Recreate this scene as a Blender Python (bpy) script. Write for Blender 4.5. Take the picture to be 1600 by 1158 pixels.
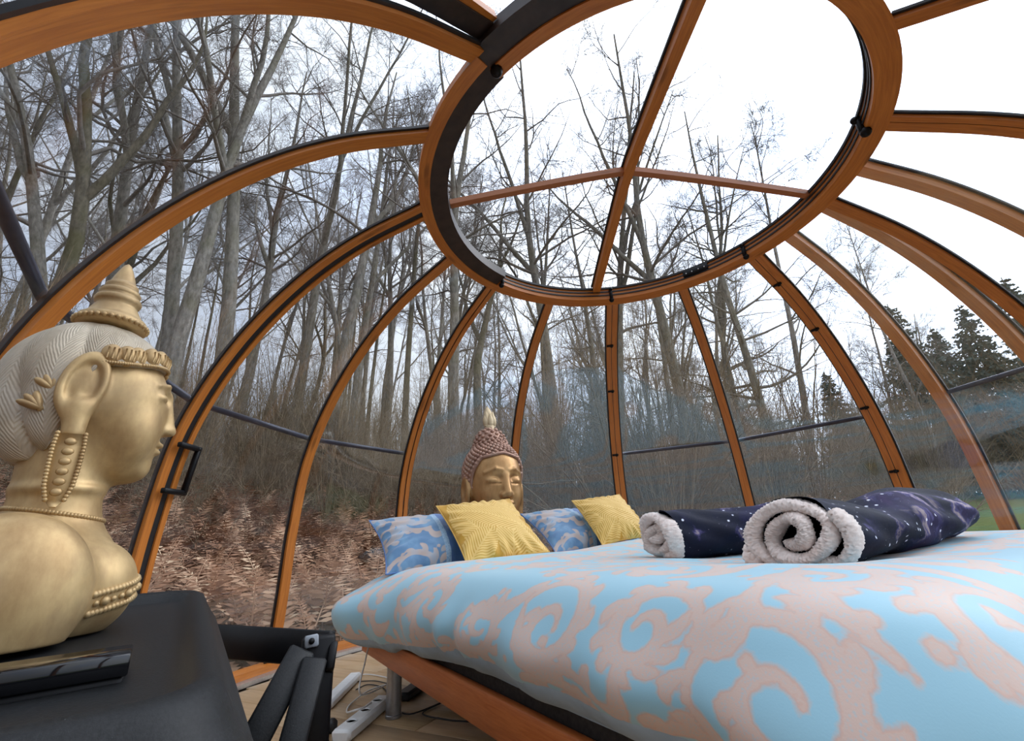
import bpy, math, random
import numpy as np
from mathutils import Vector, Matrix, Euler

# ------------------------------------------------------------------ camera, sky, exposure
for o in list(bpy.data.objects):
    bpy.data.objects.remove(o, do_unlink=True)
scene = bpy.context.scene
COL = scene.collection
RNG = np.random.default_rng(7)
random.seed(7)

EYE = 0.651                       # lens height above the wooden floor
PITCH, ROLL, FPX = 0.3594, -0.0644, 702.77
AX, AY = 0.785, 2.165             # vertical axis of the dome


def camera_axes():
    X = np.array([1, 0, 0.]); F = np.array([0, math.cos(PITCH), math.sin(PITCH)])
    U = np.array([0, -math.sin(PITCH), math.cos(PITCH)])
    c, s = math.cos(ROLL), math.sin(ROLL)
    return c * X + s * U, -s * X + c * U, F


cam_data = bpy.data.cameras.new('camera')
cam = bpy.data.objects.new('camera', cam_data)
COL.objects.link(cam)
cam_data.sensor_fit = 'HORIZONTAL'
cam_data.sensor_width = 36.0
cam_data.lens = 36.0 * FPX / 1600.0
cam_data.clip_start = 0.02
cam_data.clip_end = 400
_r, _u, _f = camera_axes()
_m = Matrix.Identity(4)
for i in range(3):
    _m[i][0] = _r[i]; _m[i][1] = _u[i]; _m[i][2] = -_f[i]
_m[0][3], _m[1][3], _m[2][3] = 0, 0, EYE
cam.matrix_world = _m
scene.camera = cam


def ray(u, v):
    a = (u - 800) / FPX; b = -(v - 579) / FPX
    return a * _r + b * _u + _f


def on_z(u, v, z):
    d = ray(u, v); t = (z - EYE) / d[2]
    return np.array([0, 0, EYE]) + t * d


def at_dist(u, v, dist):
    d = ray(u, v)
    return np.array([0, 0, EYE]) + dist * d / math.hypot(d[0], d[1])


scene.view_settings.view_transform = 'Standard'
scene.view_settings.look = 'None'
scene.view_settings.exposure = 0.18
scene.view_settings.gamma = 1.0
scene.view_settings.use_curve_mapping = False

# overcast sky: brighter to the zenith and towards the veiled sun, soft cloud mottling
world = bpy.data.worlds.new('overcast_sky')
scene.world = world
world.use_nodes = True
wn, wl = world.node_tree.nodes, world.node_tree.links
wn.clear()


def wnode(t, **kw):
    n = wn.new(t)
    for k, v in kw.items():
        setattr(n, k, v)
    return n


w_out = wnode('ShaderNodeOutputWorld'); w_bg = wnode('ShaderNodeBackground')
w_tc = wnode('ShaderNodeTexCoord')
w_sep = wnode('ShaderNodeSeparateXYZ'); wl.new(w_tc.outputs['Generated'], w_sep.inputs[0])
w_up = wnode('ShaderNodeMath', operation='MAXIMUM'); wl.new(w_sep.outputs['Z'], w_up.inputs[0]); w_up.inputs[1].default_value = 0
w_gain = wnode('ShaderNodeMath', operation='MULTIPLY_ADD'); wl.new(w_up.outputs[0], w_gain.inputs[0])
w_gain.inputs[1].default_value = 0.62; w_gain.inputs[2].default_value = 0.52
SUN_DIR = Vector((0.72, 0.30, 0.62)).normalized()
w_dot = wnode('ShaderNodeVectorMath', operation='DOT_PRODUCT'); wl.new(w_tc.outputs['Generated'], w_dot.inputs[0]); w_dot.inputs[1].default_value = SUN_DIR
w_cl = wnode('ShaderNodeMath', operation='MAXIMUM'); wl.new(w_dot.outputs['Value'], w_cl.inputs[0]); w_cl.inputs[1].default_value = 0
w_pw = wnode('ShaderNodeMath', operation='POWER'); wl.new(w_cl.outputs[0], w_pw.inputs[0]); w_pw.inputs[1].default_value = 2.0
w_sun = wnode('ShaderNodeMath', operation='MULTIPLY_ADD'); wl.new(w_pw.outputs[0], w_sun.inputs[0]); w_sun.inputs[1].default_value = 2.3
wl.new(w_gain.outputs[0], w_sun.inputs[2])
w_no = wnode('ShaderNodeTexNoise'); wl.new(w_tc.outputs['Generated'], w_no.inputs['Vector'])
w_no.inputs['Scale'].default_value = 2.6; w_no.inputs['Detail'].default_value = 5
w_rp = wnode('ShaderNodeValToRGB'); wl.new(w_no.outputs['Fac'], w_rp.inputs[0])
w_rp.color_ramp.elements[0].position = 0.34; w_rp.color_ramp.elements[0].color = (0.66, 0.77, 1.0, 1)
w_rp.color_ramp.elements[1].position = 0.62; w_rp.color_ramp.elements[1].color = (0.88, 0.93, 1.0, 1)
wl.new(w_rp.outputs[0], w_bg.inputs['Color']); wl.new(w_sun.outputs[0], w_bg.inputs['Strength'])
wl.new(w_bg.outputs[0], w_out.inputs[0])

sun_data = bpy.data.lights.new('veiled_sun_offscreen', 'SUN')
sun_data.energy = 1.1; sun_data.angle = math.radians(40); sun_data.color = (1.0, 0.97, 0.92)
sun = bpy.data.objects.new('veiled_sun_offscreen', sun_data); COL.objects.link(sun)
sun.rotation_euler = Vector(SUN_DIR).to_track_quat('Z', 'Y').to_euler()
sun.location = (8, 4, 12)

# ------------------------------------------------------------------ helpers


def tag(o, label=None, cat=None, group=None, kind=None):
    if label: o['label'] = label
    if cat: o['category'] = cat
    if group: o['group'] = group
    if kind: o['kind'] = kind
    return o


def empty(name, loc=(0, 0, 0), rz=0.0, parent=None):
    o = bpy.data.objects.new(name, None)
    COL.objects.link(o)
    o.location = loc; o.rotation_euler = (0, 0, rz)
    o.empty_display_size = 0.1
    if parent: o.parent = parent
    return o


def make_mesh(name, V, F, mat=None, smooth=True, uv=None, attrs=None):
    """V (n,3); F one (m,k) array or a list of such arrays / index lists."""
    V = np.asarray(V, dtype=np.float32).reshape(-1, 3)
    me = bpy.data.meshes.new(name)
    if isinstance(F, np.ndarray): F = [F]
    arrs = []
    for f in F:
        if isinstance(f, np.ndarray) and f.ndim == 2: arrs.append(f.astype(np.int32))
        else: arrs.append(np.asarray([f], dtype=np.int32))
    tot = np.concatenate([np.full(len(a), a.shape[1], dtype=np.int32) for a in arrs])
    idx = np.concatenate([a.ravel() for a in arrs])
    me.vertices.add(len(V)); me.vertices.foreach_set('co', V.ravel())
    me.loops.add(len(idx)); me.loops.foreach_set('vertex_index', idx)
    me.polygons.add(len(tot))
    st = np.concatenate([[0], np.cumsum(tot)[:-1]]).astype(np.int32)
    me.polygons.foreach_set('loop_start', st)
    try: me.polygons.foreach_set('loop_total', tot)
    except Exception: pass
    if smooth: me.polygons.foreach_set('use_smooth', np.ones(len(tot), dtype=bool))
    me.update(calc_edges=True)
    if uv is not None:
        l = me.uv_layers.new(name='UVMap')
        l.data.foreach_set('uv', np.asarray(uv, dtype=np.float32)[idx].ravel())
    for k, a in (attrs or {}).items():
        at = me.attributes.new(k, 'FLOAT', 'POINT')
        at.data.foreach_set('value', np.asarray(a, dtype=np.float32).ravel())
    if mat: me.materials.append(mat)
    return me


def link(name, me, parent=None, loc=None):
    o = bpy.data.objects.new(name, me)
    COL.objects.link(o)
    if loc is not None: o.location = loc
    if parent: o.parent = parent
    return o


def mk(name, V, F, mat=None, parent=None, smooth=True, uv=None, attrs=None):
    return link(name, make_mesh(name, V, F, mat, smooth, uv, attrs), parent)


def grid_faces(n, m, wrap_n=False, wrap_m=False, off=0):
    i = np.arange(n if wrap_n else n - 1); j = np.arange(m if wrap_m else m - 1)
    I, J = np.meshgrid(i, j, indexing='ij')
    I2 = (I + 1) % n; J2 = (J + 1) % m
    return np.stack([I * m + J, I2 * m + J, I2 * m + J2, I * m + J2], -1).reshape(-1, 4) + off


class MB:
    """collects simple solids into one mesh"""

    def __init__(s): s.V = []; s.F = []; s.n = 0

    def add(s, V, F):
        V = np.asarray(V, float).reshape(-1, 3)
        s.V.append(V)
        for f in (F if isinstance(F, list) else [F]):
            s.F.append(np.asarray(f) + s.n)
        s.n += len(V); return s

    def box(s, c, size, M=None, bevel=0.0):
        """box with optional chamfer; M 3x3 axes"""
        hx, hy, hz = [q / 2 for q in size]
        b = min(bevel, hx * .9, hy * .9, hz * .9)
        if b <= 0:
            V = np.array([[x, y, z] for x in (-hx, hx) for y in (-hy, hy) for z in (-hz, hz)])
            F = [np.array([[0, 1, 3, 2], [4, 6, 7, 5], [0, 4, 5, 1], [2, 3, 7, 6], [0, 2, 6, 4], [1, 5, 7, 3]])]
        else:
            V = []
            for sx in (-1, 1):
                for sy in (-1, 1):
                    for sz in (-1, 1):
                        V += [[sx * hx, sy * (hy - b), sz * (hz - b)], [sx * (hx - b), sy * hy, sz * (hz - b)], [sx * (hx - b), sy * (hy - b), sz * hz]]
            V = np.array(V)
            k = lambda x, y, z, a: ((x * 4 + y * 2 + z) * 3 + a)
            Q = []
            for x in (0, 1): Q.append([k(x, 0, 0, 0), k(x, 0, 1, 0), k(x, 1, 1, 0), k(x, 1, 0, 0)])
            for y in (0, 1): Q.append([k(0, y, 0, 1), k(0, y, 1, 1), k(1, y, 1, 1), k(1, y, 0, 1)])
            for z in (0, 1): Q.append([k(0, 0, z, 2), k(1, 0, z, 2), k(1, 1, z, 2), k(0, 1, z, 2)])
            for x in (0, 1):
                for y in (0, 1): Q.append([k(x, y, 0, 0), k(x, y, 1, 0), k(x, y, 1, 1), k(x, y, 0, 1)])
                for z in (0, 1): Q.append([k(x, 0, z, 0), k(x, 1, z, 0), k(x, 1, z, 2), k(x, 0, z, 2)])
            for y in (0, 1):
                for z in (0, 1): Q.append([k(0, y, z, 1), k(1, y, z, 1), k(1, y, z, 2), k(0, y, z, 2)])
            T = [[k(x, y, z, 0), k(x, y, z, 1), k(x, y, z, 2)] for x in (0, 1) for y in (0, 1) for z in (0, 1)]
            # outward orientation
            def fix(fs):
                out = []
                for f in fs:
                    p = V[f]; n = np.cross(p[1] - p[0], p[2] - p[0])
                    out.append(f if n @ p.mean(0) > 0 else f[::-1])
                return np.array(out)
            F = [fix(Q), fix(T)]
        if M is not None: V = V @ np.asarray(M, float).T
        return s.add(V + np.asarray(c, float), F)

    def tube(s, pts, rad, k=10, cap=True):
        P = np.asarray(pts, float); n = len(P)
        rad = np.full(n, rad) if np.isscalar(rad) else np.asarray(rad, float)
        T = np.gradient(P, axis=0); T /= np.linalg.norm(T, axis=1)[:, None] + 1e-12
        ref = np.array([0, 0, 1.]) if abs(T[0, 2]) < .9 else np.array([1., 0, 0])
        N = np.zeros_like(P)
        N[0] = ref - T[0] * (ref @ T[0]); N[0] /= np.linalg.norm(N[0])
        for i in range(1, n):
            v = N[i - 1] - T[i] * (N[i - 1] @ T[i]); N[i] = v / (np.linalg.norm(v) + 1e-12)
        Bv = np.cross(T, N)
        a = np.arange(k) * 2 * math.pi / k
        V = P[:, None] + rad[:, None, None] * (np.cos(a)[None, :, None] * N[:, None] + np.sin(a)[None, :, None] * Bv[:, None])
        F = [grid_faces(n, k, wrap_m=True)]
        V = V.reshape(-1, 3)
        if cap: F += [np.arange(k)[None, ::-1], (np.arange(k) + (n - 1) * k)[None]]
        return s.add(V, F)

    def lathe(s, prof, c=(0, 0, 0), k=24, M=None):
        prof = np.asarray(prof, float); n = len(prof)
        a = np.arange(k) * 2 * math.pi / k
        V = np.stack([prof[:, 0][:, None] * np.cos(a), prof[:, 0][:, None] * np.sin(a), np.repeat(prof[:, 1][:, None], k, 1)], -1).reshape(-1, 3)
        if M is not None: V = V @ np.asarray(M, float).T
        F = [grid_faces(n, k, wrap_m=True)[:, ::-1], np.arange(k)[None, ::-1], (np.arange(k) + (n - 1) * k)[None]]
        return s.add(V + np.asarray(c, float), F)

    def sphere(s, c, r, nu=10, nv=7, M=None):
        th = np.linspace(0, math.pi, nv); prof = np.stack([np.maximum(np.sin(th), .02), -np.cos(th)], 1)
        a = np.arange(nu) * 2 * math.pi / nu
        V = np.stack([prof[:, 0][:, None] * np.cos(a), prof[:, 0][:, None] * np.sin(a), np.repeat(prof[:, 1][:, None], nu, 1)], -1).reshape(-1, 3)
        V = V * np.asarray(r, float)
        if M is not None: V = V @ np.asarray(M, float).T
        return s.add(V + np.asarray(c, float), [grid_faces(nv, nu, wrap_m=True)[:, ::-1], np.arange(nu)[None, ::-1], (np.arange(nu) + (nv - 1) * nu)[None]])

    def build(s, name, mat=None, parent=None, smooth=False):
        return mk(name, np.concatenate(s.V), s.F, mat, parent, smooth)


def smooth_by_angle(o, deg=35):
    try:
        me = o.data
        me.polygons.foreach_set('use_smooth', np.ones(len(me.polygons), dtype=bool))
        me.set_sharp_from_angle(angle=math.radians(deg))
    except Exception:
        pass
    return o


# ------------------------------------------------------------------ materials
class Mat:
    def __init__(s, name):
        s.m = bpy.data.materials.new(name); s.m.use_nodes = True
        s.n = s.m.node_tree.nodes; s.l = s.m.node_tree.links
        s.b = s.n['Principled BSDF']; s.out = s.n['Material Output']

    def node(s, t, ins=None, **kw):
        n = s.n.new(t)
        for k, v in kw.items(): setattr(n, k, v)
        for k, v in (ins or {}).items(): s.set(n.inputs[k], v)
        return n

    def set(s, sock, v):
        if isinstance(v, bpy.types.NodeSocket): s.l.new(v, sock)
        else: sock.default_value = v

    def p(s, **kw):
        nm = dict(color='Base Color', rough='Roughness', metal='Metallic', spec='Specular IOR Level', normal='Normal', sheen='Sheen Weight', coat='Coat Weight', coat_rough='Coat Roughness')
        for k, v in kw.items():
            if k in ('color',) and isinstance(v, tuple) and len(v) == 3: v = v + (1,)
            s.set(s.b.inputs[nm[k]], v)
        return s

    def coord(s, kind='Object', scale=(1, 1, 1), rot=(0, 0, 0)):
        tc = s.node('ShaderNodeTexCoord')
        mp = s.node('ShaderNodeMapping', {'Vector': tc.outputs[kind], 'Scale': scale, 'Rotation': rot})
        return mp.outputs[0]

    def noise(s, vec, scale, detail=4, rough=.5, dist=0):
        return s.node('ShaderNodeTexNoise', {'Vector': vec, 'Scale': scale, 'Detail': detail, 'Roughness': rough, 'Distortion': dist}).outputs['Fac']

    def ramp(s, fac, stops, interp='LINEAR'):
        n = s.node('ShaderNodeValToRGB', {'Fac': fac}); cr = n.color_ramp; cr.interpolation = interp
        while len(cr.elements) < len(stops): cr.elements.new(.5)
        for e, (p, c) in zip(cr.elements, stops):
            e.position = p; e.color = tuple(c) + ((1,) if len(c) == 3 else ())
        return n.outputs[0]

    def math(s, op, a, b=0.0, c=None, clamp=False):
        n = s.node('ShaderNodeMath', operation=op, use_clamp=clamp); s.set(n.inputs[0], a); s.set(n.inputs[1], b)
        if c is not None: s.set(n.inputs[2], c)
        return n.outputs[0]

    def mix(s, fac, a, b, blend='MIX'):
        n = s.node('ShaderNodeMix', data_type='RGBA', blend_type=blend)
        s.set(n.inputs[0], fac)
        for q, v in ((6, a), (7, b)):
            if isinstance(v, tuple) and len(v) == 3: v = v + (1,)
            s.set(n.inputs[q], v)
        return n.outputs[2]

    def bump(s, h, strength=.3, dist=.01):
        n = s.node('ShaderNodeBump', {'Height': h, 'Strength': strength, 'Distance': dist})
        s.l.new(n.outputs[0], s.b.inputs['Normal']); return s

    def attr(s, name): return s.node('ShaderNodeAttribute', attribute_name=name).outputs['Fac']


def simple(name, color, rough=.5, metal=0.0, noise=0.12, scale=30, bump=0.0, spec=.5):
    m = Mat(name); v = m.coord()
    f = m.noise(v, scale, 4)
    dk = tuple(c * (1 - noise) for c in color); lt = tuple(min(1, c * (1 + noise)) for c in color)
    m.p(color=m.ramp(f, [(.3, dk), (.7, lt)]), rough=rough, metal=metal, spec=spec)
    if bump: m.bump(f, bump, .005)
    return m.m


def wood(name, light, dark, knot=True, rough=.42, scale=1.0, kind='UV'):
    m = Mat(name)
    v = m.coord(kind, (1.4 * scale, 26 * scale, 1) if kind == 'UV' else (3 * scale, 40 * scale, 40 * scale))
    f = m.noise(v, 3.2, 6, .62, .6)
    col = m.ramp(f, [(.28, dark), (.5, tuple((a + b) / 2 for a, b in zip(dark, light))), (.72, light)])
    big = m.noise(m.coord(kind, (.9, 2.5, 1)), 2.0, 2)
    col = m.mix(m.math('MULTIPLY', big, .35), col, tuple(c * .62 for c in dark))
    if knot:
        vo = m.node('ShaderNodeTexVoronoi', {'Vector': m.coord(kind, (2.6, 11, 1)), 'Scale': 1.0, 'Randomness': 1.0})
        k = m.ramp(vo.outputs['Distance'], [(.0, (1, 1, 1)), (.10, (.75, .75, .75)), (.2, (0, 0, 0))])
        col = m.mix(m.math('MULTIPLY', k, .65), col, tuple(c * .28 for c in dark))
    m.p(color=col, rough=rough)
    m.bump(f, .12, .004)
    return m.m


M = {}
M['rib_wood'] = wood('varnished_rib_wood', (.70, .25, .040), (.45, .132, .019))
M['cap_wood'] = wood('skylight_bar_wood', (.52, .20, .075), (.36, .12, .045))
M['gasket'] = simple('black_gasket', (.012, .013, .015), .45, 0, .2, 40)
M['dark_board'] = simple('dark_brown_frame_board', (.030, .018, .014), .5, 0, .4, 18, .1)
M['black_metal'] = simple('black_metal', (.0045, .0045, .0055), .42, .0, .2, 60, 0, .22)
M['grey_tube'] = simple('dark_grey_blue_tube', (.055, .055, .075), .35, .3, .15, 20)
M['alu'] = simple('brushed_aluminium', (.55, .56, .58), .35, .9, .1, 60)
M['steel'] = simple('steel_leg', (.36, .36, .37), .32, .85, .12, 50)


def pane_mat():
    m = Mat('clear_dome_pane')
    m.n.remove(m.b)
    lw = m.node('ShaderNodeLayerWeight', {'Blend': .5})
    f = m.math('POWER', lw.outputs['Facing'], 4.6)
    f = m.math('MULTIPLY_ADD', f, .80, .042)
    tr = m.node('ShaderNodeBsdfTransparent', {'Color': (.982, .99, .992, 1)})
    gl = m.node('ShaderNodeBsdfGlossy', {'Color': (.86, .95, 1.0, 1), 'Roughness': .03})
    v = m.coord('Object', (1.0, 1.0, 3.0))
    dirt = m.ramp(m.noise(v, 2.2, 6, .6, 1.0), [(.42, (0, 0, 0)), (.85, (.045, .045, .045))])
    df = m.node('ShaderNodeBsdfDiffuse', {'Color': (.62, .70, .74, 1)})
    m1 = m.node('ShaderNodeMixShader', {0: dirt, 1: tr.outputs[0], 2: df.outputs[0]})
    m2 = m.node('ShaderNodeMixShader', {0: f, 1: m1.outputs[0], 2: gl.outputs[0]})
    m.l.new(m2.outputs[0], m.out.inputs[0])
    return m.m


M['pane'] = pane_mat()
# ------------------------------------------------------------------ the dome
RING_R, RING_Z, BASE_R = 1.2414, 2.4756, 2.5
_fr = np.array([0, .16, .33, .5, .66, .8, .91, 1.0])
_pr = np.array([BASE_R, 2.4661, 2.4386, 2.3697, 2.1903, 1.931, 1.6236, RING_R])


def catmull(P, k=8):
    P = np.asarray(P, float)
    Q = np.vstack([2 * P[0] - P[1], P, 2 * P[-1] - P[-2]]); out = []
    t = np.linspace(0, 1, k, endpoint=False)[:, None]
    for i in range(1, len(Q) - 2):
        a, b, c, d = Q[i - 1], Q[i], Q[i + 1], Q[i + 2]
        out.append(.5 * (2 * b + (c - a) * t + (2 * a - 5 * b + 4 * c - d) * t * t + (-a + 3 * b - 3 * c + d) * t ** 3))
    return np.vstack(out + [P[-1:]])


PROF = catmull(np.stack([_pr, _fr * RING_Z], 1), 6)
_t = np.gradient(PROF, axis=0); _t /= np.linalg.norm(_t, axis=1)[:, None]
PNRM = np.stack([_t[:, 1], -_t[:, 0]], 1)           # outward normal in the (r, z) plane
PLEN = np.concatenate([[0], np.cumsum(np.linalg.norm(np.diff(PROF, axis=0), axis=1))])


def dome_pt(az, r, z):
    return np.stack([AX + r * np.sin(az), AY + r * np.cos(az), z + 0 * r], -1)


def prof_at_z(z):
    i = np.searchsorted(PROF[:, 1], z)
    k = (z - PROF[i - 1, 1]) / (PROF[i, 1] - PROF[i - 1, 1])
    return PROF[i - 1, 0] * (1 - k) + PROF[i, 0] * k


def rib_strip(name, az, w0, w1, d0, d1, mat, parent, prof=PROF, nrm=PNRM, lift=0.0, drop_top=0, extra_top=0.0):
    """bar along a meridian; w across (m, tangential), d outward from the inner surface"""
    P = prof[:len(prof) - drop_top] if drop_top else prof
    N = nrm[:len(P)]
    if extra_top:
        t = (P[-1] - P[-2]); t /= np.linalg.norm(t)
        P = np.vstack([P, P[-1] + t * extra_top]); N = np.vstack([N, N[-1]])
    tan = np.array([math.cos(az), -math.sin(az), 0])
    V = []
    for (w, d) in ((w0, d0), (w1, d0), (w1, d1), (w0, d1)):
        rz = P + N * (d + lift)
        V.append(dome_pt(az, rz[:, 0], np.maximum(rz[:, 1], -.02)) + tan * w)
    V = np.stack(V, 1)                               # n,4,3
    n = len(P)
    # separate faces per side so that edges stay crisp and UVs run along the grain
    VV, FF, UV = [], [], []
    L = np.concatenate([PLEN, [PLEN[-1] + extra_top]])[:n]
    per = [0, abs(w1 - w0), abs(w1 - w0) + abs(d1 - d0), 2 * abs(w1 - w0) + abs(d1 - d0), 2 * abs(w1 - w0) + 2 * abs(d1 - d0)]
    off = 0
    for k in range(4):
        a = np.stack([V[:, k], V[:, (k + 1) % 4]], 1).reshape(-1, 3)
        VV.append(a); FF.append(grid_faces(n, 2)[:, ::-1] + off)
        u = np.stack([np.repeat(L[:, None], 2, 1) + az * 3.1, np.stack([np.full(n, per[k]), np.full(n, per[k + 1])], 1)], -1).reshape(-1, 2)
        UV.append(u); off += 2 * n
    for e in (0, n - 1):
        VV.append(V[e]); FF.append((np.array([[0, 1, 2, 3]]) if e else np.array([[3, 2, 1, 0]])) + off); UV.append(np.zeros((4, 2))); off += 4
    return mk(name, np.vstack(VV), FF, mat, parent, True, np.vstack(UV))


def ring_strip(name, a0, a1, r0, r1, z0, z1, mat, parent, n=None, twist=0.0):
    """flat ring segment (degrees); twist tips the inner edge upwards"""
    n = n or max(6, int(abs(a1 - a0) / 3))
    full = abs(abs(a1 - a0) - 360) < 1e-6
    A = np.radians(np.linspace(a0, a1, n + 1))
    sec = [(r0, z0 + twist), (r1, z0), (r1, z1), (r0, z1 + twist)]
    V = [np.stack([AX + r * np.sin(A), AY + r * np.cos(A), np.full(n + 1, z)], -1) for r, z in sec]
    V = np.stack(V, 1); VV, FF, UV = [], [], []; off = 0
    per = np.cumsum([0, abs(r1 - r0), abs(z1 - z0), abs(r1 - r0), abs(z1 - z0)])
    for k in range(4):
        VV.append(np.stack([V[:, k], V[:, (k + 1) % 4]], 1).reshape(-1, 3)); FF.append(grid_faces(n + 1, 2) + off)
        UV.append(np.stack([np.repeat((A * r1)[:, None], 2, 1), np.tile([per[k], per[k + 1]], (n + 1, 1))], -1).reshape(-1, 2)); off += 2 * (n + 1)
    if not full:
        for e in (0, n):
            VV.append(V[e]); FF.append((np.array([[3, 2, 1, 0]]) if e else np.array([[0, 1, 2, 3]])) + off); UV.append(np.zeros((4, 2))); off += 4
    return mk(name, np.vstack(VV), FF, mat, parent, True, np.vstack(UV))


def pane(a0, a1, d, parent, lift=0.0, thick=.004, z_from=0.05):
    na = 9
    A = np.radians(np.linspace(a0, a1, na))
    V = []
    sel = PROF[:, 1] >= z_from
    P, N = PROF[sel], PNRM[sel]
    for dd in (d, d + thick):
        rz = P + N * (dd + lift)
        V.append(np.stack([dome_pt(a, rz[:, 0], rz[:, 1]) for a in A], 0).reshape(-1, 3))
    m = len(P)
    F = [grid_faces(na, m), grid_faces(na, m)[:, ::-1] + na * m]
    return mk('pane', np.vstack(V), F, M['pane'], parent, True)


RIB = dict(A=-137.42, B=-116.25, C=-91.26, D=-68.22, E=-46.21, F=-20.46, G=4.86, H=31.3, I=57.2, J=67.36, K=80.26, L=84.4, M=93.88, N=111.5, O=138.74, Q=166.0, R=193.0)
shell = empty('wall_dome', (AX, AY, 0)); tag(shell, kind='structure')
shell['label'] = 'clear dome wall of curved orange wooden ribs and transparent panes'
shell_in = empty('wall_sliding', (AX, AY, 0)); tag(shell_in, kind='structure')
shell_in['label'] = 'sliding dome section with washed-out ribs seen through the outer panes'


def put(o, par):
    """parent keeping world coordinates (par sits at the dome axis)"""
    o.parent = par; o.matrix_parent_inverse = Matrix.Translation(par.location).inverted()
    return o


def rib(az_deg, width=.074, depth=.017, lift=0.0, par=shell, gasket=.013, side=0):
    az = math.radians(az_deg)
    o = put(rib_strip('rib', az, -width / 2, width / 2, 0, depth, M['rib_wood'], None, lift=lift), par)
    g = put(rib_strip('gasket', az, -width / 2 - gasket, width / 2 + gasket, depth, depth + .012, M['gasket'], None, lift=lift), par)
    return o


def double_rib(az_deg, w1, gap, w2, depth=.017, gap_depth=.008, par=shell):
    az = math.radians(az_deg); tot = w1 + gap + w2; x = -tot / 2
    put(rib_strip('rib', az, x, x + w1, 0, depth, M['rib_wood'], None), par)
    put(rib_strip('seal', az, x + w1, x + w1 + gap, gap_depth, depth, M['gasket'], None), par)
    put(rib_strip('rib', az, x + w1 + gap, tot / 2, 0, depth, M['rib_wood'], None), par)
    put(rib_strip('gasket', az, -tot / 2 - .013, tot / 2 + .013, depth, depth + .012, M['gasket'], None), par)


for k in 'ABDFHLOQR': rib(RIB[k], .070 if k in 'AB' else .064)
double_rib(RIB['C'], .046, .044, .032)
double_rib(RIB['E'], .036, .012, .036)
double_rib(RIB['G'], .042, .005, .046, gap_depth=.002)
double_rib(RIB['I'], .044, .005, .052, gap_depth=.002)
double_rib(RIB['N'], .056, .004, .032, gap_depth=.002)
# overlapping outer stile along the first rib
put(rib_strip('outer_stile', math.radians(-140.2), -.055, .03, 0, .02, M['dark_board'], None, lift=.05), shell)
put(rib_strip('outer_stile', math.radians(-142.6), -.022, .022, 0, .03, M['rib_wood'], None, lift=.06), shell)
for k, d in (('J', 67.0), ('K', 79.8), ('M', 93.3)): rib(d, .070, .05, lift=.085, par=shell_in)

order = ['A', 'B', 'C', 'D', 'E', 'F', 'G', 'H', 'I', 'L', 'N', 'O', 'Q', 'R']
for a, b in zip(order[:-1], order[1:]):
    put(pane(RIB[a], RIB[b], .019, None), shell)
for a, b in ((67.0, 79.8), (79.8, 93.3), (93.3, 120.0)):
    put(pane(a, b, .052, None, lift=.085), shell_in)

# crown ring of the wall: stepped wood with black seals; dark boards where the sliding section runs
ringp = shell
for a0, a1, kind in ((-46.2, 184.0, 'front'), (-137.4, -46.2, 'left'), (184, 222.6, 'back')):
    if kind == 'front':
        spec = [('ring', 1.152, 1.252, 2.470, 2.505, 'rib_wood', .006), ('seal', 1.146, 1.22, 2.506, 2.516, 'gasket', 0),
                ('ring', 1.152, 1.22, 2.516, 2.537, 'rib_wood', 0), ('seal', 1.146, 1.22, 2.537, 2.547, 'gasket', 0),
                ('ring', 1.152, 1.22, 2.547, 2.566, 'rib_wood', 0), ('seal', 1.140, 1.22, 2.566, 2.582, 'gasket', 0)]
    elif kind == 'left':
        spec = [('ring', 1.190, 1.252, 2.470, 2.505, 'rib_wood', .004), ('dark_board', 1.092, 1.192, 2.482, 2.545, 'dark_board', .02),
                ('ring', 1.152, 1.22, 2.545, 2.560, 'cap_wood', 0), ('seal', 1.140, 1.22, 2.560, 2.582, 'gasket', 0)]
    else:
        spec = [('ring', 1.115, 1.175, 2.468, 2.515, 'rib_wood', .006), ('dark_board', 1.175, 1.27, 2.482, 2.55, 'dark_board', -.004)]
    for nm, r0, r1, z0, z1, mt, tw in spec:
        put(ring_strip(nm, a0, a1, r0, r1, z0, z1, M[mt], None, twist=tw), ringp)

# base ring and track on the floor
put(ring_strip('base_ring', -180, 180, 2.455, 2.57, 0.0, .055, M['rib_wood'], None, n=120), shell)
put(ring_strip('floor_track', -180, 180, 2.395, 2.455, 0.0, .022, M['alu'], None, n=120), shell)

# horizontal tubes round the outside
for a, b in (('A', 'B'), ('B', 'C'), ('C', 'D'), ('D', 'E'), ('G', 'H'), ('H', 'I')):
    r = prof_at_z(1.385) + .055
    p0 = dome_pt(math.radians(RIB[a]), np.array([r]), 1.385)[0]; p1 = dome_pt(math.radians(RIB[b]), np.array([r]), 1.385)[0]
    put(MB().tube([p0, p1], .0165, 10).build('rail_tube', M['grey_tube'], None, True), shell)
r = prof_at_z(1.44) + .17
p0 = dome_pt(math.radians(67), np.array([r]), 1.44)[0]; p1 = dome_pt(math.radians(93.3), np.array([r]), 1.44)[0]
put(MB().tube([p0, p1], .0165, 10).build('rail_tube', M['grey_tube'], None, True), shell_in)


# ------------------------------------------------------------------ skylight cap (the ceiling)
ceiling = empty('ceiling', (AX, AY, 2.5)); tag(ceiling, kind='structure')
ceiling['label'] = 'round domed skylight with four wooden bars meeting at its top'
CAP_R, CAP_Z0, CAP_H = 1.165, 2.590, .150


def cap_z(r): return CAP_Z0 + CAP_H * (1 - (abs(r) / CAP_R) ** 1.18)


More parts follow.
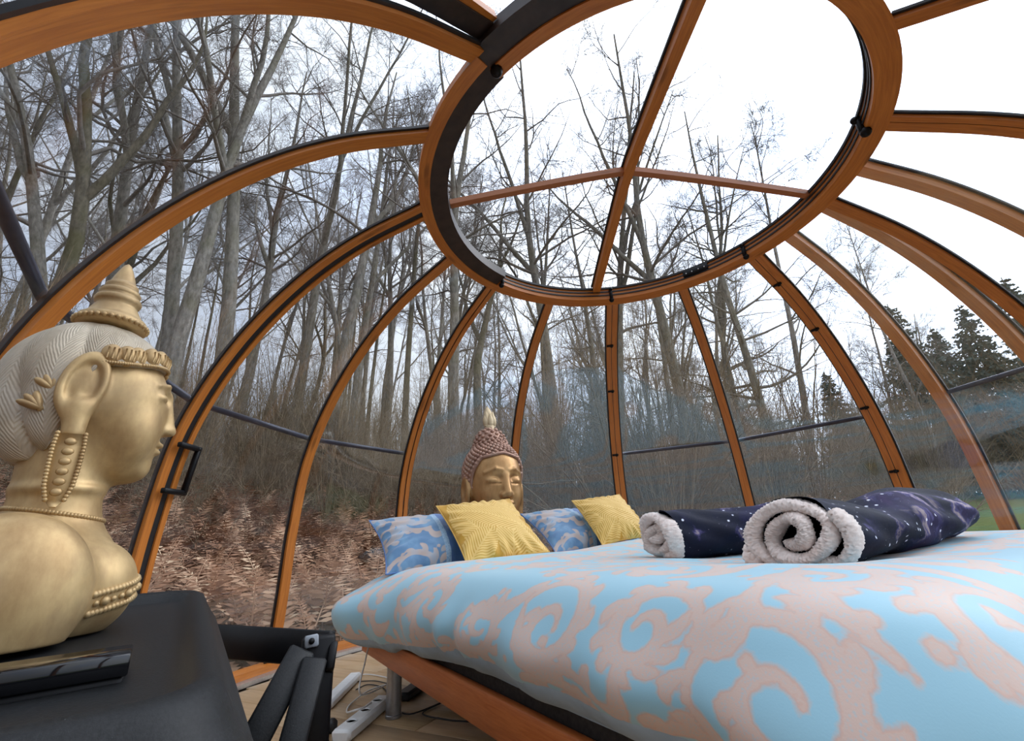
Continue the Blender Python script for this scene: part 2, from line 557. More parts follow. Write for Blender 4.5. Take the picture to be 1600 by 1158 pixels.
def cap_bar(az_deg, w, th, r0, r1, mat, zoff=0.0):
    az = math.radians(az_deg); n = 14
    rr = np.linspace(r0, r1, n); zz = np.array([cap_z(q) for q in rr]) + zoff
    d = np.array([math.sin(az), math.cos(az), 0]); t = np.array([math.cos(az), -math.sin(az), 0])
    sec = [(-w / 2, -th), (w / 2, -th), (w / 2, 0), (-w / 2, 0)]
    VV, FF, UV = [], [], []; off = 0
    base = np.array([AX, AY, 0]) + rr[:, None] * d + zz[:, None] * np.array([0, 0, 1])
    S = [base + t * a + np.array([0, 0, b]) for a, b in sec]
    for k in range(4):
        VV.append(np.stack([S[k], S[(k + 1) % 4]], 1).reshape(-1, 3)); FF.append(grid_faces(n, 2)[:, ::-1] + off)
        UV.append(np.stack([np.repeat(rr[:, None], 2, 1), np.tile([k * .06, k * .06 + .05], (n, 1))], -1).reshape(-1, 2)); off += 2 * n
    for e in (0, n - 1):
        VV.append(np.stack([q[e] for q in S])); FF.append((np.array([[0, 1, 2, 3]]) if e else np.array([[3, 2, 1, 0]])) + off); UV.append(np.zeros((4, 2))); off += 4
    return put(mk('bar', np.vstack(VV), FF, mat, None, True, np.vstack(UV)), ceiling)


cap_bar(-1.8, .058, .05, -1.15, 1.15, M['rib_wood'])
cap_bar(-1.8, .082, .012, -1.15, 1.15, M['gasket'], .012).name = 'bar_gasket'
cap_bar(-88.4, .040, .036, .028, 1.15, M['cap_wood'], -.002)
cap_bar(83.0, .040, .036, .028, 1.15, M['cap_wood'], -.002)
for a0, a1 in ((-1.8, 83), (83, 178.2), (178.2, 271.6), (-88.4, -1.8)):
    n, m = 12, 10
    A = np.radians(np.linspace(a0, a1, n)); R = np.linspace(.002, 1.17, m)
    V = np.array([[AX + r * math.sin(a), AY + r * math.cos(a), cap_z(r) + .026] for a in A for r in R])
    put(mk('pane', V, grid_faces(n, m), M['pane'], None, True), ceiling)


# black hardware -----------------------------------------------------------------
def axes_at(az, tilt=0.0):
    rad = np.array([math.sin(az), math.cos(az), 0]); tan = np.array([math.cos(az), -math.sin(az), 0])
    return rad, tan


for az_deg, big in ((-45.5, 1), (4.0, 1), (56.5, 1), (111.5, 1.25), (-138.2, 1.3)):
    az = math.radians(az_deg); rad, tan = axes_at(az)
    Mx = np.stack([tan, rad, [0, 0, 1]], 1); m = MB()
    c = np.array([AX, AY, 0]) + rad * 1.142
    m.box(c + [0, 0, 2.520], (.024 * big, .024, .10), Mx, .004)
    m.sphere(c + rad * .012 + np.array([0, 0, 2.466]), .021 * big, 10, 7)
    m.sphere(c - rad * .012 + np.array([0, 0, 2.555]), .016 * big, 10, 7)
    put(m.build('clamp', M['black_metal'], None, True), shell)
az = math.radians(38); rad, tan = axes_at(az); Mx = np.stack([tan, rad, [0, 0, 1]], 1)
c = np.array([AX, AY, 0]) + rad * 1.140
pl = put(MB().box(c + [0, 0, 2.540], (.19, .014, .050), Mx, .003).build('bracket_plate', M['black_metal'], None), shell)
for k in (-.07, -.025, .025, .07):
    s_ = MB().sphere(c - rad * .008 + tan * k + np.array([0, 0, 2.54]), .006, 8, 5).build('screw', M['alu'], None); s_.parent = pl
for kk, zs in (('G', (.85, 1.36, 1.95, 2.25)), ('I', (.62, .98, 1.47, 2.02, 2.32)), ('N', (2.05,))):
    az = math.radians(RIB[kk])
    rad, tan = axes_at(az)
    for z in zs:
        i = int(np.argmin(abs(PROF[:, 1] - z))); p = dome_pt(az, PROF[i:i + 1, 0], PROF[i:i + 1, 1])[0]
        nn = PNRM[i][0] * rad + np.array([0, 0, PNRM[i][1]]); tt = np.cross(tan, nn)
        mm = MB().box(p - nn * .004 - tan * .016, (.060, .016, .018), np.stack([tan, nn, tt], 1), .003)
        mm.box(p - nn * .012 - tan * .004, (.022, .020, .026), np.stack([tan, nn, tt], 1), .004)
        put(mm.build('latch', M['black_metal'], None), shell)
# pull handle on the sliding door stile
az = math.radians(RIB['C']); rad, tan = axes_at(az)
pts = []
for z, wo, d in ((.955, -.05, -.03), (.955, .075, -.03), (1.20, .075, -.03), (1.20, -.05, -.03)):
    i = int(np.argmin(abs(PROF[:, 1] - z))); nn = PNRM[i][0] * rad + np.array([0, 0, PNRM[i][1]])
    pts.append(dome_pt(az, PROF[i:i + 1, 0], PROF[i:i + 1, 1])[0] + nn * d + tan * wo)
m = MB()
for a, b in zip(pts[:-1], pts[1:]):
    d = b - a; L = np.linalg.norm(d); d /= L; q = np.cross(d, rad); q /= np.linalg.norm(q)
    m.box((a + b) / 2, (L + .024, .024, .024), np.stack([d, q, np.cross(d, q)], 1), .004)
put(m.build('door_handle', M['black_metal'], None), shell)
# ------------------------------------------------------------------ floor of boards
def board_mat():
    m = Mat('pale_floor_board')
    info = m.node('ShaderNodeObjectInfo')
    v = m.coord('Object', (1.5, 22, 1)); f = m.noise(v, 3, 5, .6, .5)
    col = m.ramp(f, [(.3, (.40, .255, .13)), (.7, (.56, .385, .215))])
    col = m.mix(m.math('MULTIPLY', info.outputs['Random'], .28), col, (.34, .21, .11))
    m.p(color=col, rough=.38); m.bump(f, .05, .002)
    return m.m


M['board'] = board_mat()
floor = put(ring_strip('floor', -180, 180, 0.0, 2.58, -.12, -.012, simple('subfloor', (.10, .07, .05), .8), None, n=90), empty('tmp_axis', (AX, AY, 0)))
_t = floor.parent; floor.parent = None; bpy.data.objects.remove(_t); floor.matrix_parent_inverse = Matrix.Identity(4)
tag(floor, kind='structure'); floor['label'] = 'pale wooden board floor under the bed'
BW = .15
bdir = math.radians(-28)
ca, sa = math.cos(bdir), math.sin(bdir)
_bm = {}
for i in range(-16, 17):
    y = i * BW; half = math.sqrt(max(0, 2.39 ** 2 - (abs(y) + BW / 2) ** 2)) if abs(y) + BW / 2 < 2.39 else 0
    if half < .15: continue
    x = -half; first = True
    while x < half - .02:
        L = (0.55 + .35 * (i % 3)) if first else 1.3
        first = False
        L = min(L, half - x)
        key = round(L, 2)
        if key not in _bm:
            _bm[key] = make_mesh('board', *(lambda mb: (np.concatenate(mb.V), mb.F))(MB().box((0, 0, 0), (max(.02, key - .003), BW - .003, .014), None, .002)), M['board'], False)
        cx_, cy_ = x + L / 2, y
        o = link('board', _bm[key], floor, (AX + cx_ * ca - cy_ * sa, AY + cx_ * sa + cy_ * ca, -.007))
        o.rotation_euler = (0, 0, bdir)
        x += L

# ------------------------------------------------------------------ bed
BO = np.array([-.802, 2.461]); BU = np.array([.529, -.849]); BV = np.array([.849, .529])
BU /= np.linalg.norm(BU); BV = np.array([-BU[1], BU[0]])
BED_ANG = math.atan2(BU[1], BU[0])                     # local x = head -> foot, local y = left -> right rail


def bed_pt(s, t, z): return np.array([*(BO + s * BU + t * BV), z])


M['bed_wood'] = wood('orange_bed_rail', (.62, .19, .05), (.42, .10, .02), knot=False, kind='Object')
M['dark_fabric'] = simple('dark_grey_fabric', (.035, .030, .027), .9, 0, .3, 90, .2)
M['sheet'] = simple('pale_blue_sheet', (.36, .48, .60), .85, 0, .1, 20, .1)
BL, BWd = 2.04, 2.0
bed = empty('bed_frame', (*BO, 0), BED_ANG)
tag(bed, 'low orange wooden bed frame on steel legs under the duvet', 'bed')
MB().box((BL / 2, .0125, .245), (BL, .025, .09), None, .003).build('side_rail', M['bed_wood'], bed)
MB().box((BL / 2, BWd - .0125, .245), (BL, .025, .09), None, .003).build('side_rail', M['bed_wood'], bed)
MB().box((.0125, BWd / 2, .245), (.025, BWd - .05, .09), None, .003).build('end_rail', M['bed_wood'], bed)
MB().box((BL - .0125, BWd / 2, .245), (.025, BWd - .05, .09), None, .003).build('end_rail', M['bed_wood'], bed)
MB().box((BL / 2, BWd / 2, .248), (BL - .05, BWd - .05, .03), None, .003).build('slat_platform', M['dark_fabric'], bed)
for (s, t) in ((.33, .06), (.33, BWd - .06), (BL - .3, .06), (BL - .3, BWd - .06), (BL / 2, BWd / 2)):
    lg = MB().lathe([(.029, 0.0), (.033, .002), (.033, .012), (.031, .014), (.031, .235)], (s, t, 0), 24).build('leg', M['steel'], bed)
    smooth_by_angle(lg)
mat_ = empty('mattress', (*BO, .262), BED_ANG)
tag(mat_, 'dark grey box mattress with pale blue sheet under the duvet', 'mattress')
MB().box((BL / 2, BWd / 2, .05), (BL - .06, BWd - .05, .10), None, .03).build('mattress_base', M['dark_fabric'], mat_)
MB().box((BL / 2, BWd / 2, .145), (BL - .06, BWd - .06, .12), None, .04).build('fitted_sheet', M['sheet'], mat_)
# ------------------------------------------------------------------ ground outside
def smoothstep(a, b, x):
    t = np.clip((np.asarray(x, float) - a) / (b - a), 0, 1); return t * t * (3 - 2 * t)


def vnoise(x, y, seed=0):
    """cheap smooth 2-D value noise"""
    x = np.asarray(x, float); y = np.asarray(y, float)
    xi = np.floor(x).astype(int); yi = np.floor(y).astype(int); fx = x - xi; fy = y - yi
    fx = fx * fx * (3 - 2 * fx); fy = fy * fy * (3 - 2 * fy)
    def h(a, b):
        n = (a * 374761393 + b * 668265263 + seed * 974711) & 0x7fffffff
        n = ((n ^ (n >> 13)) * 1274126177) & 0x7fffffff
        return ((n ^ (n >> 16)) & 0xffff) / 65535.0
    return (h(xi, yi) * (1 - fx) + h(xi + 1, yi) * fx) * (1 - fy) + (h(xi, yi + 1) * (1 - fx) + h(xi + 1, yi + 1) * fx) * fy


def slope_of(az):
    """bank steepness by bearing (degrees) round the dome axis: woods rise to the left and behind"""
    az = (np.asarray(az, float) + 180) % 360 - 180
    s = .30 * smoothstep(-175, -120, az) * (1 - smoothstep(-28, 30, az)) + .058 * smoothstep(-28, 45, az) * (1 - smoothstep(100, 140, az))
    return s


def terrain(x, y):
    x = np.asarray(x, float); y = np.asarray(y, float)
    dx, dy = x - AX, y - AY; r = np.hypot(dx, dy); az = np.degrees(np.arctan2(dx, dy))
    rise = np.maximum(0, r - 3.1); rise = rise * rise / (rise + 1.2)
    rise = np.where(rise > 24, 24 + (rise - 24) * .25, rise)
    z = -.10 + slope_of(az) * rise + smoothstep(2.9, 5, r) * (.35 * (vnoise(x * .45, y * .45, 3) - .5) * (1 - .75 * smoothstep(20, 60, az)) + .08 * (vnoise(x * 1.7, y * 1.7, 5) - .5))
    return np.where(r < 2.75, -.14, z)


def ground_mat():
    m = Mat('leaf_litter_and_grass')
    v = m.coord('Object')
    f = m.noise(v, 2.2, 8, .65); g = m.noise(v, 14, 6, .7)
    lit = m.ramp(g, [(.28, (.035, .022, .014)), (.5, (.115, .068, .038)), (.72, (.23, .14, .08))])
    grass = m.ramp(g, [(.25, (.06, .085, .02)), (.75, (.17, .23, .065))])
    a = m.attr('grass')
    fac = m.ramp(m.math('ADD', a, m.math('MULTIPLY_ADD', f, .5, -.25)), [(.42, (0, 0, 0)), (.58, (1, 1, 1))])
    m.p(color=m.mix(fac, lit, grass), rough=.95, spec=.1); m.bump(g, .8, .05)
    return m.m


rr = np.concatenate([[2.3, 2.6, 2.8], np.geomspace(3.0, 130, 70)]); nn_ = 200
aa = np.arange(nn_) * 2 * math.pi / nn_
R_, A_ = np.meshgrid(rr, aa, indexing='ij')
X_, Y_ = AX + R_ * np.sin(A_), AY + R_ * np.cos(A_)
gaz = (np.degrees(A_) + 180) % 360 - 180
gr = smoothstep(34, 47, gaz) * (1 - smoothstep(150, 175, gaz)) * smoothstep(3, 8, R_) * (1 - .7 * smoothstep(30, 45, R_))
ground = mk('ground', np.stack([X_, Y_, terrain(X_, Y_)], -1), [grid_faces(len(rr), nn_, wrap_m=True)], ground_mat(), None, True, attrs={'grass': gr})
tag(ground, 'leaf-covered bank rising into woodland with grass beyond', kind='structure')


# ------------------------------------------------------------------ trees
def tubes(P, Rd, k):
    """P (N,n,3) polylines, Rd (N,n) radii -> verts, quads"""
    N, n, _ = P.shape
    T = np.gradient(P, axis=1); T /= np.linalg.norm(T, axis=2, keepdims=True) + 1e-9
    ref = np.where(np.abs(T[:, :1, 2:3]) > .85, np.array([1., 0, 0]), np.array([0, 0, 1.]))
    A = np.cross(T, np.broadcast_to(ref, T.shape)); A /= np.linalg.norm(A, axis=2, keepdims=True) + 1e-9
    B = np.cross(T, A)
    th = np.arange(k) * 2 * math.pi / k
    V = P[:, :, None] + Rd[:, :, None, None] * (np.cos(th)[None, None, :, None] * A[:, :, None] + np.sin(th)[None, None, :, None] * B[:, :, None])
    f = grid_faces(n, k, wrap_m=True)
    F = (f[None] + (np.arange(N) * n * k)[:, None, None]).reshape(-1, 4)
    return V.reshape(-1, 3), F


def grow(start, dirs, length, rad, n, rng, wob, up, taper=.75):
    """start (N,3), dirs (N,3), length (N,), rad (N,) -> polylines"""
    N = len(start); P = np.zeros((N, n, 3)); P[:, 0] = start; d = dirs / np.linalg.norm(dirs, axis=1, keepdims=True)
    for i in range(1, n):
        d = d + rng.normal(0, wob, (N, 3)) + np.array([0, 0, 1.]) * up
        d /= np.linalg.norm(d, axis=1, keepdims=True)
        P[:, i] = P[:, i - 1] + d * (length / (n - 1))[:, None]
    t = np.linspace(0, 1, n)
    return P, rad[:, None] * (1 - t * taper)[None]


def spawn(P, Rd, per, tmin, tmax, ang, rng, lenf, radf, plen, min_r=.0):
    """children along the parents"""
    N, n, _ = P.shape
    par = np.repeat(np.arange(N), per)
    t = rng.uniform(tmin, tmax, len(par)); x = t * (n - 1); i = np.minimum(x.astype(int), n - 2); f = (x - i)[:, None]
    s = P[par, i] * (1 - f) + P[par, i + 1] * f
    d = P[par, i + 1] - P[par, i]; d /= np.linalg.norm(d, axis=1, keepdims=True) + 1e-9
    rv = rng.normal(0, 1, (len(par), 3)); rv -= d * (rv * d).sum(1, keepdims=True); rv /= np.linalg.norm(rv, axis=1, keepdims=True)
    a = np.radians(rng.uniform(ang[0], ang[1], len(par)))[:, None]
    dirs = d * np.cos(a) + rv * np.sin(a)
    pr_ = Rd[par, i] * (1 - f[:, 0]) + Rd[par, i + 1] * f[:, 0]
    L = plen[par] * rng.uniform(lenf[0], lenf[1], len(par)) * (1.15 - .6 * t)
    return s, dirs, L, np.maximum(pr_ * radf, min_r)


def bark_mat(name, a, b, moss=(.16, .15, .07), moss_amt=.35):
    m = Mat(name); v = m.coord('Object', (1, 1, .35))
    f = m.noise(v, 14, 6, .65); g = m.noise(m.coord('Object'), 1.3, 4)
    col = m.ramp(f, [(.3, a), (.7, b)])
    col = m.mix(m.math('MULTIPLY', m.ramp(g, [(.45, (0, 0, 0)), (.65, (1, 1, 1))]), moss_amt), col, moss)
    m.p(color=col, rough=.95, spec=.15); m.bump(f, .5, .02)
    return m.m


M['bark'] = bark_mat('grey_brown_bark', (.11, .10, .088), (.37, .34, .30))
M['bark_dark'] = bark_mat('mossy_dark_bark', (.075, .065, .05), (.25, .215, .165), (.12, .115, .045), .55)
M['twig'] = bark_mat('grey_brown_twigs', (.16, .142, .13), (.34, .305, .28), (.12, .09, .06), .2)
M['birch'] = bark_mat('pale_birch_bark', (.16, .13, .12), (.52, .49, .46), (.10, .08, .07), .4)
M['brush'] = bark_mat('brown_undergrowth_stems', (.14, .10, .062), (.35, .275, .185), (.13, .12, .055), .25)


def make_tree(seed, H, r0, first=.34, limbs=13, crook=.05, spread=(38, 68), twig=1.0, fork=True, limb_len=.36, up=.035, lean=0.0, lean_dir=(1, 0), bend=0.0):
    """returns (trunk V,F), (branch V,F) around the origin"""
    rng = np.random.default_rng(seed)
    d0 = np.array([[lean * lean_dir[0], lean * lean_dir[1], 1.0]])
    P, Rd = grow(np.zeros((1, 3)), d0, np.array([H]), np.array([r0]), 16, rng, crook * .6, .02 - bend, .86)
    Rd[:, 0] *= 1.35; Rd[:, 1] *= 1.08
    trunks = [(P, Rd)]
    if fork:
        s, d, L, r = spawn(P, Rd, 2, .38, .58, (16, 32), rng, (.45, .6), .78, np.array([H]))
        Pf, Rf = grow(s, d, L, r, 12, rng, crook, .04, .85); trunks.append((Pf, Rf))
    tv, tf, off = [], [], 0
    for p, q in trunks:
        v, f = tubes(p, q, 8); tv.append(v); tf.append(f + off); off += len(v)
    br = []
    for j, (p, q) in enumerate(trunks):
        pl = np.full(len(p), H if j == 0 else H * .52)
        s, d, L, r = spawn(p, q, limbs if j == 0 else max(4, limbs // 2), first if j == 0 else .2, .97, spread, rng, (limb_len * .55, limb_len), .46, pl)
        br.append((s, d, L, r))
    s, d, L, r = [np.concatenate([b[i] for b in br]) for i in range(4)]
    L1 = L
    P1, R1 = grow(s, d, L, np.maximum(r, .018), 9, rng, crook * 2.6, up, .86)
    s, d, L2, r = spawn(P1, R1, 7, .2, .98, (28, 65), rng, (.28, .55), .55, L1, .008)
    P2, R2 = grow(s, d, L2, r, 6, rng, crook * 3.2, up, .8)
    s, d, L3, r = spawn(P2, R2, int(6 * twig), .15, 1.0, (25, 65), rng, (.3, .6), .6, L2, .0042)
    P3, R3 = grow(s, d, np.maximum(L3, .3), np.minimum(r, .009), 4, rng, crook * 3.5, up, .6)
    s, d, L4, r = spawn(P3, R3, int(4 * twig), .1, 1.0, (25, 60), rng, (.4, .8), .7, np.maximum(L3, .3), .0030)
    P4, R4 = grow(s, d, np.maximum(L4, .2), np.minimum(r, .006), 3, rng, .16, up, .4)
    bv, bf, off = [], [], 0
    for p, q, k in ((P1, R1, 5), (P2, R2, 4), (P3, R3, 3), (P4, R4, 3)):
        v, f = tubes(p, q, k); bv.append(v); bf.append(f + off); off += len(v)
    line = np.vstack([np.stack([np.interp(np.linspace(0, p.shape[1] - 1, 90), np.arange(p.shape[1]), p[i, :, c]) for c in range(3)], 1) for p, _ in trunks for i in range(len(p))])
    return (np.vstack(tv), np.vstack(tf)), (np.vstack(bv), np.vstack(bf)), line


def make_shrub(seed, H, stems=26, spread=.5, r=.014, droop=.0):
    rng = np.random.default_rng(seed)
    a = rng.uniform(0, 2 * math.pi, stems); q = rng.uniform(0, spread, stems)
    st = np.stack([np.cos(a) * q * .5, np.sin(a) * q * .5, np.zeros(stems)], 1)
    d = np.stack([np.cos(a) * q, np.sin(a) * q, np.ones(stems)], 1)
    L = H * rng.uniform(.55, 1.1, stems)
    P1, R1 = grow(st, d, L, np.full(stems, r) * rng.uniform(.6, 1.2, stems), 9, rng, .07, .0 - droop, .75)
    s, d, L2, rr_ = spawn(P1, R1, 9, .2, 1.0, (18, 55), rng, (.18, .4), .6, L, .003)
    P2, R2 = grow(s, d, L2, rr_, 5, rng, .16, .02 - droop, .7)
    s, d, L3, rr_ = spawn(P2, R2, 4, .2, 1.0, (20, 60), rng, (.3, .7), .7, L2, .002)
    P3, R3 = grow(s, d, np.maximum(L3, .1), rr_, 3, rng, .2, .0, .5)
    bv, bf, off = [], [], 0
    for p, qq, k in ((P1, R1, 5), (P2, R2, 3), (P3, R3, 3)):
        v, f = tubes(p, qq, k); bv.append(v); bf.append(f + off); off += len(v)
    return np.vstack(bv), np.vstack(bf)


def tree_proto(seed, mat_t, mat_b, **kw):
    (tv, tf), (bv, bf), line = make_tree(seed, **kw)
    return make_mesh('trunk', tv, tf, mat_t), make_mesh('branches', bv, bf, mat_b), line


PROTO = {
    'oak': tree_proto(11, M['bark'], M['twig'], H=18, r0=.20, first=.40, limbs=15, crook=.055, limb_len=.32),
    'oak2': tree_proto(23, M['bark'], M['twig'], H=17, r0=.18, first=.36, limbs=14, crook=.07, limb_len=.33, lean=-.12),
    'tall': tree_proto(31, M['bark'], M['twig'], H=20, r0=.17, first=.45, limbs=12, crook=.04, limb_len=.26, fork=True),
    'crooked': tree_proto(47, M['bark_dark'], M['twig'], H=15, r0=.18, first=.38, limbs=15, crook=.12, limb_len=.40, spread=(45, 80)),
    'pole': tree_proto(53, M['bark_dark'], M['twig'], H=14, r0=.10, first=.30, limbs=14, crook=.05, limb_len=.22, fork=False, twig=.9),
    'birch': tree_proto(61, M['birch'], M['twig'], H=13, r0=.10, first=.22, limbs=20, crook=.05, limb_len=.27, fork=False, spread=(30, 55), up=-.01),
    'larch': tree_proto(71, M['bark'], M['twig'], H=15, r0=.15, first=.12, limbs=34, crook=.04, limb_len=.24, fork=False, spread=(65, 98), up=.03, twig=.8),
}
SHRUB = {k: make_mesh('stems', *make_shrub(s, h, n, sp, r, dr), M['brush']) for k, (s, h, n, sp, r, dr) in
         {'hazel': (5, 4.6, 24, .42, .020, .01), 'thicket': (8, 2.6, 40, .75, .010, .02), 'arching': (13, 3.6, 26, 1.0, .016, .045), 'whips': (17, 5.2, 30, .26, .012, .0)}.items()}


STEMS = []


def plant_tree(kind, x, y, rot, sc, label, group=None, name='bare_tree', tilt=(0, 0), sink=.15):
    t = empty(name, (x, y, float(terrain(x, y)) - sink), rot)
    tm, bm, line = PROTO[kind]
    # turn the tree until its stems stay clear of the stems already standing
    best = None
    for k in range(14):
        R3 = np.array(Euler((tilt[0], tilt[1], rot + k * .45)).to_matrix())
        L3 = (line * sc) @ R3.T + np.array(t.location)
        d = min([np.sqrt(((L3[:, None] - q[None]) ** 2).sum(-1)).min() for q, c0 in STEMS if math.hypot(c0[0] - x, c0[1] - y) < 9] or [9.0])
        if best is None or d > best[0]: best = (d, k, L3)
        if d > .45: break
    STEMS.append((best[2], (x, y)))
    t.rotation_euler = (tilt[0], tilt[1], rot + best[1] * .45); t.scale = (sc, sc, sc)
    link('trunk', tm, t); link('branches', bm, t)
    return tag(t, label, 'tree', group)


def ray_xy(u, v, dist):
    p = at_dist(u, v, dist); return p[0], p[1]


# trees one can tell apart: pixel of the trunk at mid height, distance, kind, turn, size, lean (radians about x, y), label
HERO = [
    (6, 330, 17, 'pole', .3, 1.15, (0, 0), 'thin dark straight trunk standing alone behind the bust'),
    (122, 320, 12.5, 'crooked', 2.2, 1.0, (0, .02), 'stout mossy tree with a dark knotted crown of crooked limbs'),
    (232, 300, 13, 'oak2', .4, 1.02, (.05, -.16), 'grey tree forking above the long rib with one bowed side limb'),
    (338, 290, 12.5, 'oak', 1.9, 1.0, (0, -.10), 'thick grey tree splitting in two above the second curved rib'),
    (398, 340, 11.5, 'tall', .9, 1.15, (0, -.06), 'straight pale grey trunk rising through the second dome pane'),
    (300, 420, 11.0, 'oak', 4.0, .95, (0, .0), 'broad grey trunk standing just behind the gilded finial'),
    (486, 380, 14, 'tall', 3.0, .95, (0, -.06), 'slim straight trunk between the two longest ribs'),
    (548, 330, 12.0, 'oak2', 5.1, 1.1, (0, .05), 'grey trunk leaning towards the skylight behind the door stile'),
    (640, 330, 15, 'pole', .7, 1.3, (0, 0), 'thin trunk meeting the outer edge of the skylight ring'),
    (706, 470, 12.5, 'oak', 2.7, .95, (0, 0), 'ivy-brown trunk below the left side of the skylight ring'),
    (735, 300, 14, 'crooked', 4.4, 1.05, (0, 0), 'dark crooked tree seen through the rim of the skylight'),
    (560, 520, 14, 'tall', 2.0, .9, (0, 0), 'forked grey trunk behind the door handle pane'),
    (842, 330, 14.5, 'oak', .2, 1.06, (0, .03), 'spreading oak crown filling the lower left quarter of the skylight'),
    (912, 420, 15, 'oak2', 2.9, 1.02, (0, 0), 'fine-branched oak below the centre bar of the skylight'),
    (1042, 500, 14, 'oak', 1.2, .98, (0, 0), 'brown trunk with dense side twigs right of the centre rib'),
    (1160, 520, 13.5, 'larch', .5, .95, (0, 0), 'upright larch with level side branches behind the clipped rib'),
    (1128, 540, 15, 'larch', 2.5, .75, (0, 0), 'smaller larch standing beside the upright larch'),
    (1150, 330, 15.5, 'birch', 1.1, 1.12, (0, 0), 'slender birch with drooping twigs reaching high into the skylight'),
    (1385, 520, 22, 'birch', 2.1, .95, (0, 0), 'pale birch standing in front of the firs'),
    (1345, 560, 24, 'birch', .6, .85, (0, 0), 'twin-topped birch left of the firs'),
]
for (u, v, D, kind, rot, sc, tl, lab) in HERO:
    x, y = ray_xy(u, v, D)
    plant_tree(kind, x, y, rot, sc, lab, tilt=tl)

WOOD_LABEL = {'oak': 'grey forked tree in the bare wood behind the dome', 'oak2': 'leaning grey tree in the bare wood behind the dome', 'tall': 'tall straight bare tree in the wood behind the dome',
              'crooked': 'dark crooked bare tree in the wood behind the dome', 'pole': 'thin dark pole-like tree in the wood behind the dome', 'birch': 'pale fine-twigged birch among the wood behind the dome', 'larch': 'bare larch with level branches in the wood behind the dome'}
rngt = np.random.default_rng(99)
placed = [ray_xy(h[0], h[1], h[2]) for h in HERO]


def scatter(n, az0, az1, d0, d1, kinds, smin, smax, gap=1.6):
    c = 0; tries = 0
    while c < n and tries < n * 30:
        tries += 1
        az = math.radians(rngt.uniform(az0, az1)); D = math.sqrt(rngt.uniform(d0 * d0, d1 * d1))
        x, y = D * math.sin(az), D * math.cos(az)
        if math.hypot(x - AX, y - AY) < 6.0 or any((x - a) ** 2 + (y - b) ** 2 < gap * gap for a, b in placed): continue
        placed.append((x, y)); k = kinds[rngt.integers(len(kinds))]
        plant_tree(k, x, y, rngt.uniform(0, 6.28), rngt.uniform(smin, smax), WOOD_LABEL[k], 'bare trees of the wood, ' + k.rstrip('2'), tilt=tuple(rngt.normal(0, .04, 2))); c += 1


scatter(54, -62, -8, 15, 36, ['tall', 'oak', 'oak2', 'pole', 'pole', 'crooked', 'tall'], .75, 1.1)
scatter(32, -10, 24, 15, 38, ['oak', 'pole', 'birch', 'oak2', 'larch', 'oak'], .75, 1.08)
scatter(14, 22, 46, 22, 45, ['birch', 'oak2', 'larch', 'pole'], .5, .75)
scatter(7, 46, 66, 30, 50, ['birch', 'oak'], .5, .7)
scatter(10, -120, -62, 9, 26, ['tall', 'oak', 'pole'], .8, 1.1)

# undergrowth bushes
placed += [ray_xy(u, v, D) for u, v, D in ((1452, 640, 30), (1572, 640, 25), (1508, 640, 34), (1670, 640, 27), (925, 560, 34), (1300, 620, 36))]
SH_LABEL = {'hazel': 'many-stemmed hazel bush under the bare trees', 'thicket': 'low tangled brown thicket under the bare trees', 'arching': 'bush of long arching bare stems under the trees', 'whips': 'clump of upright thin whips under the bare trees'}


def plant_shrub(kind, x, y, rot, sc, label=None, group=None):
    o = link('shrub', SHRUB[kind], None, (x, y, float(terrain(x, y)) - .05)); o.rotation_euler = (0, 0, rot); o.scale = (sc, sc, sc)
    return tag(o, label or SH_LABEL[kind], 'shrub', group or ('undergrowth bushes, ' + kind))


x, y = ray_xy(985, 720, 8.2); plant_shrub('arching', x, y, .4, 1.15, 'large bush of dark arching stems right of the centre rib')
x, y = ray_xy(870, 720, 8.5); plant_shrub('whips', x, y, .4, 1.1, 'tall clump of thin whips behind the serene head')


def scatter_shrubs(n, az0, az1, d0, d1, kinds, smin, smax):
    for i in range(n):
        for _ in range(40):
            az = math.radians(rngt.uniform(az0, az1)); D = math.sqrt(rngt.uniform(d0 * d0, d1 * d1)); x, y = D * math.sin(az), D * math.cos(az)
            if math.hypot(x - AX, y - AY) > 4.6 and min((x - a) ** 2 + (y - b) ** 2 for a, b in placed) > .8 ** 2: break
        k = kinds[rngt.integers(len(kinds))]
        plant_shrub(k, x, y, rngt.uniform(0, 6.28), rngt.uniform(smin, smax))


scatter_shrubs(70, -64, -12, 7.5, 20, ['thicket', 'hazel', 'whips', 'thicket', 'arching'], .55, 1.0)
scatter_shrubs(62, -12, 30, 7.0, 19, ['hazel', 'whips', 'whips', 'thicket', 'arching'], .6, 1.0)
scatter_shrubs(26, 28, 42, 11, 26, ['hazel', 'thicket', 'arching', 'whips'], .6, 1.0)
scatter_shrubs(20, 42, 62, 24, 34, ['hazel', 'thicket', 'arching', 'whips'], .9, 1.4)
scatter_shrubs(26, 20, 52, 20, 32, ['hazel', 'whips'], .9, 1.3)


